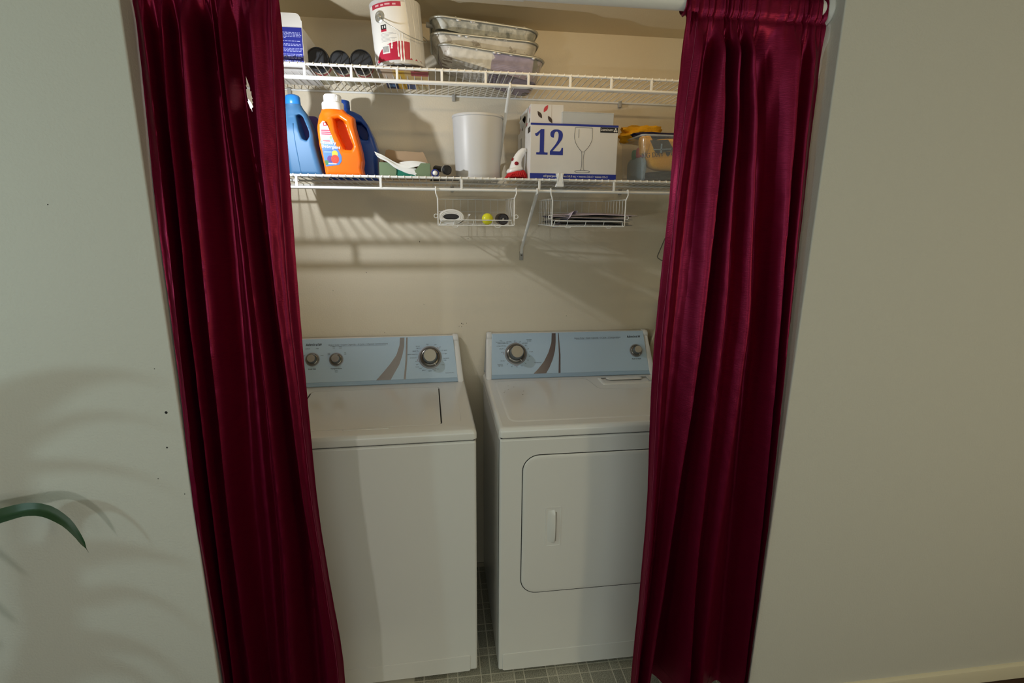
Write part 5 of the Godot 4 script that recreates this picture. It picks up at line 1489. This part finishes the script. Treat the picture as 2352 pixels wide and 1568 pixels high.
func clear_bin() -> void:
	var b := thing("storage_bin", "clear plastic storage bin full of folded clothes at the right end of the lower shelf", "storage bin", T(0.585, dl(-0.65), -0.645))
	var w := 0.30; var h := 0.155; var d := 0.225
	var rings := []
	for q in [[0.92, 0.002], [0.94, 0.006], [1.0, h - 0.012], [1.0, h - 0.011], [1.03, h - 0.009], [1.03, h]]:
		var r := PackedVector3Array()
		for p in rrect(w * q[0], d * (q[0] if q[0] < 1.01 else 1.03), 0.014, 5): r.append(Vector3(w / 2 + p.x, q[1], p.y))
		rings.append(r)
	part(b, "tub", MB.new().loft(rings, true, Transform3D(), true, false, 40.0), M["bin clear"])
	var rim := []
	for p in rrect(w * 1.03, d * 1.03, 0.015, 5): rim.append(Vector3(w / 2 + p.x, h - 0.002, p.y))
	part(b, "rim", MB.new().tube(rim, 0.0028, 8, true), M["clear plastic"])
	var X := Vector3(0.585, dl(-0.65), -0.645)
	var soft := func(called: String, label: String, cat: String, c: Vector3, s: Vector3, r: float, m: Material, amp: float) -> Node3D:
		var th := thing(called, label, cat, Transform3D(Basis(), X))
		var f := FastNoiseLite.new(); f.seed = int(c.x * 1000.0 + c.y * 3000.0); f.frequency = 1.0
		var g := func(u: float, v: float) -> Vector3:
			var a := u * TAU; var e := (v - 0.5) * PI
			var q := Vector3(cos(e) * cos(a), sin(e), cos(e) * sin(a))
			var k := 1.0 / pow(pow(absf(q.x), 4.0) + pow(absf(q.y), 4.0) + pow(absf(q.z), 4.0), 0.25)
			var p := q * k
			return c + p * s * 0.5 * (1.0 + amp * f.get_noise_3d(p.x * 1.1, p.y * 1.3, p.z * 1.1))
		part(th, "fabric", MB.new().sheet(48, 28, g, Vector2.ONE, Transform3D(), true), m)
		return th
	soft.call("folded_fabric", "dark mottled fabric lying flat at the bottom of the clear bin", "fabric", Vector3(0.155, 0.024, 0.0), Vector3(0.25, 0.034, 0.18), 0.01, M["charcoal cloth"], 0.10)
	soft.call("folded_fabric_001", "pale blue grey fabric at the lower left corner of the clear bin", "fabric", Vector3(0.021, 0.046, 0.01), Vector3(0.022, 0.085, 0.16), 0.01, M["ice cloth"], 0.10)
	soft.call("folded_fabric_002", "green fabric at the left side of the clear bin, below the yellow cloth", "fabric", Vector3(0.020, 0.100, 0.0), Vector3(0.020, 0.034, 0.05), 0.01, M["green cloth"], 0.12)
	soft.call("folded_fabric_003", "pink fabric at the left side of the clear bin, beside the green fabric", "fabric", Vector3(0.021, 0.103, 0.042), Vector3(0.024, 0.036, 0.036), 0.01, M["pink cloth"], 0.12)
	soft.call("yellow_cloth", "bright yellow cloth spilling over the left rim of the clear bin", "cloth", Vector3(0.048, 0.174, -0.05), Vector3(0.135, 0.056, 0.10), 0.01, M["yellow cloth"], 0.42)
	soft.call("yellow_cloth_001", "yellow cloth bunched upright at the front left corner inside the clear bin", "cloth", Vector3(0.030, 0.126, 0.060), Vector3(0.040, 0.062, 0.05), 0.01, M["yellow cloth"], 0.2)
	soft.call("navy_cloth", "navy blue cloth folded along the top of the clear bin", "cloth", Vector3(0.085, 0.163, 0.02), Vector3(0.17, 0.022, 0.05), 0.01, M["navy cloth"], 0.22)
	var ys: Node3D = soft.call("yellow_shirt", "folded yellow shirt with black print behind the front of the clear bin", "shirt", Vector3(0.165, 0.094, 0.066), Vector3(0.268, 0.108, 0.066), 0.01, M["yellow cloth"], 0.04)
	var zf := 0.1012
	part(ys, "printed_picture", MB.new().solid(pv([0.030, 0.146, 0.094, 0.150, 0.118, 0.117, 0.060, 0.104, 0.052, 0.106]), [Vector2(0, 0), Vector2(0, 0.0008)], T(0, -0.008, zf)), M["charcoal cloth"])
	part(ys, "printed_line", MB.new().rbox(Vector3(0.072, 0.113, zf + 0.0012), Vector3(0.006, 0.03, 0.0006), 0.0002), M["ice cloth"])
	part(ys, "printed_line", MB.new().rbox(Vector3(0.082, 0.106, zf + 0.0012), Vector3(0.065, 0.003, 0.0006), 0.0002, T(0, 0, 0, 0, 0, 3)), M["ice cloth"])
	var tx := MB.new()
	tx.text("NG DAY", 0.021, SERIF, T(0.043, 0.091, zf, 0, 0, 7), 0.0008)
	tx.text("TPS", 0.020, SERIF, T(0.122, 0.100, zf, 0, 0, 7), 0.0008)
	tx.solid(pv([0.088, 0.103, 0.092, 0.093, 0.098, 0.088, 0.104, 0.094, 0.107, 0.105]), [Vector2(0, 0), Vector2(0, 0.0006)], T(0, -0.001, zf))
	lettering(ys, tx, M["print black"])


# ---------------------------------------------------------------- hanging baskets
func basket(called: String, label: String, x0: float, x1: float, zb: float) -> void:
	var th := thing(called, label, "wire basket")
	var zf := -0.515; var yt := 1.6205; var yb := 1.531; var ylow := 1.5485
	var w: Material = M["wire white"]
	var fr := []
	for sx in [x0, x1]:
		fr.append([Vector3(sx, yt, zf), Vector3(sx, yb + 0.006, zf), Vector3(sx + (0.004 if sx == x0 else -0.004), yb, zf)])
	part(th, "frame", MB.new().tube([Vector3(x0, yt, zf), Vector3(x0, yb + 0.003, zf), Vector3(x0 + 0.003, yb, zf), Vector3(x1 - 0.003, yb, zf), Vector3(x1, yb + 0.003, zf), Vector3(x1, yt, zf)], 0.0022, 8), w)
	part(th, "top_rail", MB.new().tube([Vector3(x0, yt, zf), Vector3(x0, yt, zb), Vector3(x1, yt, zb), Vector3(x1, yt, zf)], 0.0018, 8), w)
	part(th, "front_rail", MB.new().tube([Vector3(x0 + 0.006, yb + 0.001, zf - 0.001), Vector3(x0 + 0.010, ylow, zf + 0.004), Vector3(x1 - 0.010, ylow, zf + 0.004), Vector3(x1 - 0.006, yb + 0.001, zf - 0.001)], 0.0018, 8), w)
	var g := MB.new()
	var n := int((x1 - x0) / 0.026)
	for i in range(1, n):
		var x := lerpf(x0, x1, float(i) / n)
		g.tube([Vector3(x, yt, zb), Vector3(x, yb, zb), Vector3(x, yb, zf), Vector3(x, yb + 0.004, zf + 0.001)], 0.0009, 5)
	for i in range(3):
		var x := lerpf(x0, x1, (i + 0.8) / 4.0)
		g.tube([Vector3(x, yb, zf), Vector3(x + 0.003, ylow, zf + 0.004)], 0.0009, 5)
	for y in [lerpf(yt, yb, 0.5), yb]: g.tube([Vector3(x0, y, zb), Vector3(x1, y, zb)], 0.0011, 5)
	for i in range(1, 8):
		var z := lerpf(zf, zb, i / 8.0)
		for sx in [x0, x1]: g.tube([Vector3(sx, yt, z), Vector3(sx, yb, z)], 0.0009, 5)
	for z in [lerpf(zf, zb, 0.33), lerpf(zf, zb, 0.66)]: g.tube([Vector3(x0, yb, z), Vector3(x1, yb, z)], 0.0011, 5)
	for sx in [x0, x1]: g.tube([Vector3(sx, yb, zf), Vector3(sx, yb, zb)], 0.0014, 5)
	tag(part(th, "wire_mesh", g, w), "", "", "", "stuff")
	for sx in [x0, x1]:
		var o := -0.006 if sx == x0 else 0.006
		part(th, "hook", MB.new().tube([Vector3(sx, yt - 0.002, zf), Vector3(sx + o * 0.3, yt + 0.003, zf + 0.002), Vector3(sx + o, yt + 0.014, ZF + 0.0085), Vector3(sx + o, 1.648, ZF + 0.0085), Vector3(sx + o, 1.6525, ZF + 0.003), Vector3(sx + o, 1.6515, ZF - 0.004), Vector3(sx + o, 1.646, ZF - 0.0075)], 0.0024, 8), w)
		var lp := []
		for i in 14:
			var a := TAU * i / 14
			lp.append(Vector3(sx + o * 1.1 + cos(a) * 0.0062, 1.5605 + sin(a) * 0.0062, zf + 0.001))
		part(th, "side_loop", MB.new().tube(lp, 0.0013, 6, true), w)
	for k in [0.22, 0.78]:
		var x := lerpf(x0, x1, k)
		part(th, "under_loop", MB.new().tube([Vector3(x - 0.011, yb, zf + 0.001), Vector3(x - 0.006, yb - 0.0055, zf + 0.001), Vector3(x + 0.006, yb - 0.0055, zf + 0.001), Vector3(x + 0.011, yb, zf + 0.001)], 0.0012, 6), w)


func baskets() -> void:
	basket("wire_basket", "white wire basket hung under the lower shelf, holding a roll and a yellow ball", -0.106, 0.147, -0.77)
	basket("wire_basket_001", "white wire basket hung under the lower shelf, holding a pile of papers", 0.276, 0.532, -0.77)
	var fy := 1.5325
	# flattened white roll
	var r := thing("tape_roll", "flattened white roll with a dark core and a loose tail in the left wire basket", "roll", T(-0.063, fy, -0.515))
	var rings := []
	var sp := PackedVector2Array()
	for i in 90:
		var a := TAU * 2.6 * i / 89.0
		var k := i / 89.0
		sp.append(Vector2(-cos(a) * lerpf(0.024, 0.040, k), sin(a) * lerpf(0.010, 0.0245, k) + 0.026))
	var tail := [Vector2(0.046, 0.012), Vector2(0.054, 0.022), Vector2(0.058, 0.034)]
	var mb := MB.new()
	var so := 0.0
	var outer := PackedVector2Array(); var inner := PackedVector2Array()
	for i in 40:
		var a := TAU * i / 40
		outer.append(Vector2(cos(a) * 0.0415, 0.0255 + sin(a) * 0.0252)); inner.append(Vector2(cos(a) * 0.0265, 0.026 + sin(a) * 0.0098))
	var rr := []
	for q in [[outer, 0.0015, 0.0], [outer, 0.0, -0.002], [outer, 0.0, -0.15], [inner, 0.0, -0.15], [inner, 0.0, -0.002], [inner, -0.0005, 0.0]]:
		var ring := PackedVector3Array()
		for p in q[0]: ring.append(Vector3(p.x * (1.0 - q[1] * 20.0), (p.y - 0.0255) * (1.0 - q[1] * 20.0) + 0.0255, q[2]))
		rr.append(ring)
	mb.loft(rr, true, Transform3D(), false, false, 40.0, Vector2.ONE, true)
	part(r, "wound_layers", mb, M["tape white"])
	part(r, "core", MB.new().solid(inner, [Vector2(0.0, -0.149), Vector2(0.0, -0.02)], Transform3D()), M["brown plastic"])
	part(r, "loose_tail", MB.new().sheet(16, 4, func(u, v): return Vector3(lerpf(0.0, 0.064, u), 0.0012 + 0.034 * pow(u, 2.6), lerpf(0.0, -0.12, v))), M["tape white"])
	part(r, "layer_edge", MB.new().tube(_ell(0.0355, 0.0198, 0.0257), 0.0006, 4, true), M["card white"])
	part(r, "layer_edge", MB.new().tube(_ell(0.0305, 0.0145, 0.0259), 0.0006, 4, true), M["card white"])
	var yb := thing("yellow_ball", "small bright yellow ball in the left wire basket", "ball", T(0.0585, fy + 0.0195, -0.535))
	part(yb, "shell", MB.new().ball(Vector3.ZERO, Vector3.ONE * 0.0192, 28, 18), M["ball yellow"])
	part(yb, "seam", MB.new().lathe([Vector2(0.0192, -0.0006), Vector2(0.01945, 0), Vector2(0.0192, 0.0006)], 36, T(0, 0, 0, 30, 0, 70)), M["ball yellow"])
	var bc := thing("brown_spool", "dark brown round spool lying end first in the left wire basket", "spool", Transform3D(Basis(Vector3(1, 0, 0), Vector3(0, 0, 1), Vector3(0, -1, 0)), Vector3(0.112, fy + 0.0195, -0.53)))
	part(bc, "barrel", MB.new().lathe([Vector2(0, -0.09), Vector2(0.0188, -0.09), Vector2(0.0188, -0.002), Vector2(0.0178, 0.0), Vector2(0.0165, -0.001), Vector2(0.0158, -0.006), Vector2(0.0125, -0.006), Vector2(0.012, -0.002), Vector2(0.0095, -0.002), Vector2(0.009, -0.008), Vector2(0.005, -0.008), Vector2(0.0045, -0.004), Vector2(0, -0.0035)], 32, Transform3D(), 30.0), M["brown plastic"])
	part(bc, "hub", MB.new().lathe([Vector2(0.0032, -0.0036), Vector2(0.0028, -0.002), Vector2(0, -0.0018)], 16), M["bracket grey"])
	# papers
	var pn := thing("paper_pile", "pile of folded newspaper and lilac paper in the right wire basket", "papers", T(0.42, fy, -0.62))
	var cols := ["news grey", "charcoal cloth", "news grey", "card white", "news grey", "lilac paper", "charcoal cloth", "lilac paper"]
	for i in 8:
		var fo := i * 1.7
		var x0 := -0.135 + 0.006 * sin(fo * 2.0); var x1 := 0.128 + 0.014 * cos(fo) + (0.02 if i > 4 else 0.0)
		var g := func(u: float, v: float) -> Vector3:
			var bow := 0.004 * sin(u * 4.0 + fo) + 0.003 * sin(v * 5.0 + fo)
			return Vector3(lerpf(x0, x1, u), 0.002 + i * 0.0046 + maxf(0.0, bow) * (0.4 + 0.09 * i), lerpf(0.098 + 0.004 * sin(fo), -0.12, v))
		var lo := MB.new()
		lo.sheet(22, 8, g)
		lo.sheet(22, 8, func(u, v): return g.call(u, v) + Vector3(0, 0.0022, 0))
		lo.sheet(22, 2, func(u, v): return g.call(u, 0.0) + Vector3(0, 0.0022 * v, 0.0014 * sin(v * PI)))
		lo.sheet(8, 2, func(u, v): return g.call(1.0, u) + Vector3(0.002 * sin(v * PI), 0.0022 * v, 0))
		part(pn, "folded_sheet", lo, M[cols[i]])
	part(pn, "crumpled_corner", MB.new().sheet(14, 10, func(u, v): return Vector3(lerpf(-0.125, -0.055, u), lerpf(0.006, 0.046, smoothstep(0.0, 1.0, u)) + 0.006 * sin(u * 9.0 + v * 4.0) - 0.012 * v * (1.0 - u), lerpf(0.104, 0.02, v) + 0.005 * sin(u * 13.0))), M["lilac paper"])
	# wire hook on the back wall, and the board leaning by the dryer
	var hk := thing("wall_hook", "bent wire hook on the closet wall by the right curtain", "hook")
	part(hk, "wire", MB.new().tube([Vector3(0.854, 1.492, -0.842), Vector3(0.830, 1.487, -0.836), Vector3(0.822, 1.478, -0.832), Vector3(0.787, 1.405, -0.815), Vector3(0.788, 1.400, -0.812), Vector3(0.804, 1.390, -0.815), Vector3(0.860, 1.377, -0.83)], 0.0022, 8), M["steel hook"])
	part(hk, "base_plate", MB.new().rbox(Vector3(0.872, 1.43, -0.8445), Vector3(0.024, 0.13, 0.008), 0.002), M["bracket grey"])
	var lb := thing("leaning_board", "beige board with an orange white and blue banded top, leaning behind the dryer", "board", T(0.826, 1.0, -0.823, 0, 0, -17))
	part(lb, "board", MB.new().rbox(Vector3(0, -0.42, 0), Vector3(0.1, 1.14, 0.02), 0.006), M["beige plastic"])
	part(lb, "label_band", MB.new().rbox(Vector3(0, 0.172, 0.0), Vector3(0.102, 0.05, 0.022), 0.004), M["blue band"])
	part(lb, "label_band", MB.new().rbox(Vector3(0, 0.202, 0.0), Vector3(0.102, 0.011, 0.022), 0.003), M["cap white"])
	part(lb, "label_band", MB.new().rbox(Vector3(0, 0.235, 0.0), Vector3(0.102, 0.056, 0.022), 0.005), M["orange band"])


func _ell(a: float, b: float, cy: float) -> Array:
	var o := []
	for i in 32: o.append(Vector3(cos(TAU * i / 32) * a, cy + sin(TAU * i / 32) * b, 0.0003))
	return o


# ---------------------------------------------------------------- the plant at the left
func leaf_part(th: Node, pts: Array, wid: float, droop: float) -> void:
	var cv := Curve3D.new()
	for i in pts.size():
		var a: Vector3 = pts[maxi(i - 1, 0)]; var b: Vector3 = pts[mini(i + 1, pts.size() - 1)]
		cv.add_point(pts[i], -(b - a) / 6.0, (b - a) / 6.0)
	var ln := cv.get_baked_length()
	var f := func(u: float, v: float) -> Vector3:
		var p := cv.sample_baked(v * ln, true)
		var q := cv.sample_baked(minf(v * ln + 0.004, ln), true) - cv.sample_baked(maxf(v * ln - 0.004, 0.0), true)
		var t := q.normalized()
		var side := t.cross(Vector3(0, 0.75, 0.65)).normalized()
		var up := side.cross(t)
		var w := wid * pow(sin(PI * pow(clampf(v, 0.02, 1.0), 0.75)), 0.7) * (1.0 if v < 0.98 else 0.2)
		var s := u * 2.0 - 1.0
		return p + side * s * w + up * (absf(s) * w * droop + 0.0015 * sin(v * 26.0) * absf(s))
	part(th, "leaf", MB.new().sheet(8, 60, f), M["leaf green"])


func plant() -> void:
	var base := Vector3(-1.60, 0, 0.50)
	var th := thing("potted_plant", "tall potted plant with long arching green strap leaves at the left edge", "plant", T(base.x, 0, base.z))
	part(th, "pot", MB.new().lathe([Vector2(0, 0), Vector2(0.11, 0), Vector2(0.12, 0.01), Vector2(0.15, 0.24), Vector2(0.16, 0.245), Vector2(0.16, 0.28), Vector2(0.148, 0.28), Vector2(0.138, 0.23)], 40), M["pot clay"])
	part(th, "soil", MB.new().lathe([Vector2(0.142, 0.245), Vector2(0.07, 0.255), Vector2(0, 0.258)], 32), M["soil"])
	part(th, "stem", MB.new().tube([Vector3(0, 0.25, 0), Vector3(0.01, 0.6, -0.01), Vector3(0.02, 0.95, -0.03), Vector3(0.03, 1.2, -0.04)], [0.016, 0.014, 0.012, 0.008], 12), M["stem brown"])
	var W := func(a: Array) -> Array:
		var o := []
		for q in a: o.append(Vector3(q[0], q[1], q[2]) - base)
		return o
	# the leaf that reaches into the picture, and the tip above it
	leaf_part(th, W.call([[-1.585, 0.72, 0.47], [-1.42, 0.84, 0.34], [-1.25, 0.885, 0.20], [-1.095, 0.897, 0.085], [-1.02, 0.905, 0.075], [-0.975, 0.878, 0.075], [-0.949, 0.840, 0.078], [-0.931, 0.792, 0.08]]), 0.027, 0.35)
	leaf_part(th, W.call([[-1.575, 1.0, 0.46], [-1.45, 1.10, 0.36], [-1.30, 1.165, 0.22], [-1.20, 1.185, 0.11], [-1.158, 1.192, 0.085], [-1.142, 1.199, 0.08]]), 0.014, 0.3)
	# leaves out of the picture; their shadows fall on the wall
	var lamp := Vector3(-2.2, 1.5, 1.15)
	for q in [[1.08, 1.156, 1.188, 1.195, 1.165, 0.0, 0.026], [1.02, 1.082, 1.097, 1.086, 1.038, 0.02, 0.014], [0.958, 0.977, 0.966, 0.935, 0.867, 0.0, 0.016], [0.705, 0.734, 0.738, 0.718, 0.672, 0.0, 0.03], [0.585, 0.61, 0.618, 0.56, 0.444, 0.01, 0.02], [0.451, 0.474, 0.472, 0.42, 0.29, -0.05, 0.028], [1.16, 1.20, 1.208, 1.198, 1.174, 0.0, 0.009], [0.36, 0.40, 0.41, 0.36, 0.2, -0.1, 0.024]]:
		var xs := [-1.11, -1.01, -0.93, -0.83, -0.735]
		var pts := [Vector3(0.02, clampf(q[0] + 0.06, 0.35, 1.2), -0.03)]
		for i in 5:
			var p := Vector3(xs[i] + q[5], q[i], 0.0)
			pts.append(p.lerp(lamp, 0.26 + 0.01 * i) - base)
		leaf_part(th, pts, q[6], 0.3)


# ---------------------------------------------------------------- lamps
func lamp(label: String, at: Vector3, col: Color, energy: float, rad: float, foot: bool) -> void:
	var th := thing("lamp", label, "lamp", Transform3D(Basis(), at))
	var b := MB.new().ball(Vector3.ZERO, Vector3.ONE * rad, 24, 14)
	var m := mat("bulb " + label, "fff4e2", 0.5)
	m.emission_enabled = true; m.emission = col; m.emission_energy_multiplier = 1.5
	part(th, "bulb", b, m)
	part(th, "socket", MB.new().lathe([Vector2(0, -rad * 2.1), Vector2(rad * 0.45, -rad * 2.1), Vector2(rad * 0.5, -rad * 0.9), Vector2(0, -rad * 0.85)], 20), M["lamp metal"])
	if foot:
		part(th, "pole", MB.new().tube([Vector3(0, -rad * 2.0, 0), Vector3(0, -at.y + 0.02, 0)], 0.012, 12), M["lamp metal"])
		part(th, "base", MB.new().lathe([Vector2(0, -at.y), Vector2(0.13, -at.y), Vector2(0.13, -at.y + 0.012), Vector2(0.02, -at.y + 0.03), Vector2(0, -at.y + 0.03)], 32), M["lamp metal"])
	else:
		part(th, "bracket", MB.new().tube([Vector3(0, -rad * 2.0, 0), Vector3(0, -rad * 2.6, 0), Vector3(-0.8 - at.x + 0.002, -rad * 2.6, 0)], 0.005, 8), M["lamp metal"])
	if foot:
		var l := OmniLight3D.new()
		l.name = "lamp_glow"
		l.light_color = col; l.light_energy = energy; l.light_size = rad * 0.9
		l.omni_range = 9.0; l.omni_attenuation = 2.0; l.shadow_enabled = true
		th.add_child(l)
	else:        # aimed up and to the right, like a flash head
		var l := SpotLight3D.new()
		l.name = "lamp_glow"
		l.light_color = col; l.light_energy = energy; l.light_size = 0.0042
		l.spot_range = 5.0; l.spot_attenuation = 2.0; l.spot_angle = 89.0; l.spot_angle_attenuation = 1.0; l.shadow_enabled = true
		l.transform = Transform3D(Basis.looking_at(Vector3(0.6, 0.02, -0.5), Vector3.UP), Vector3.ZERO)
		th.add_child(l)
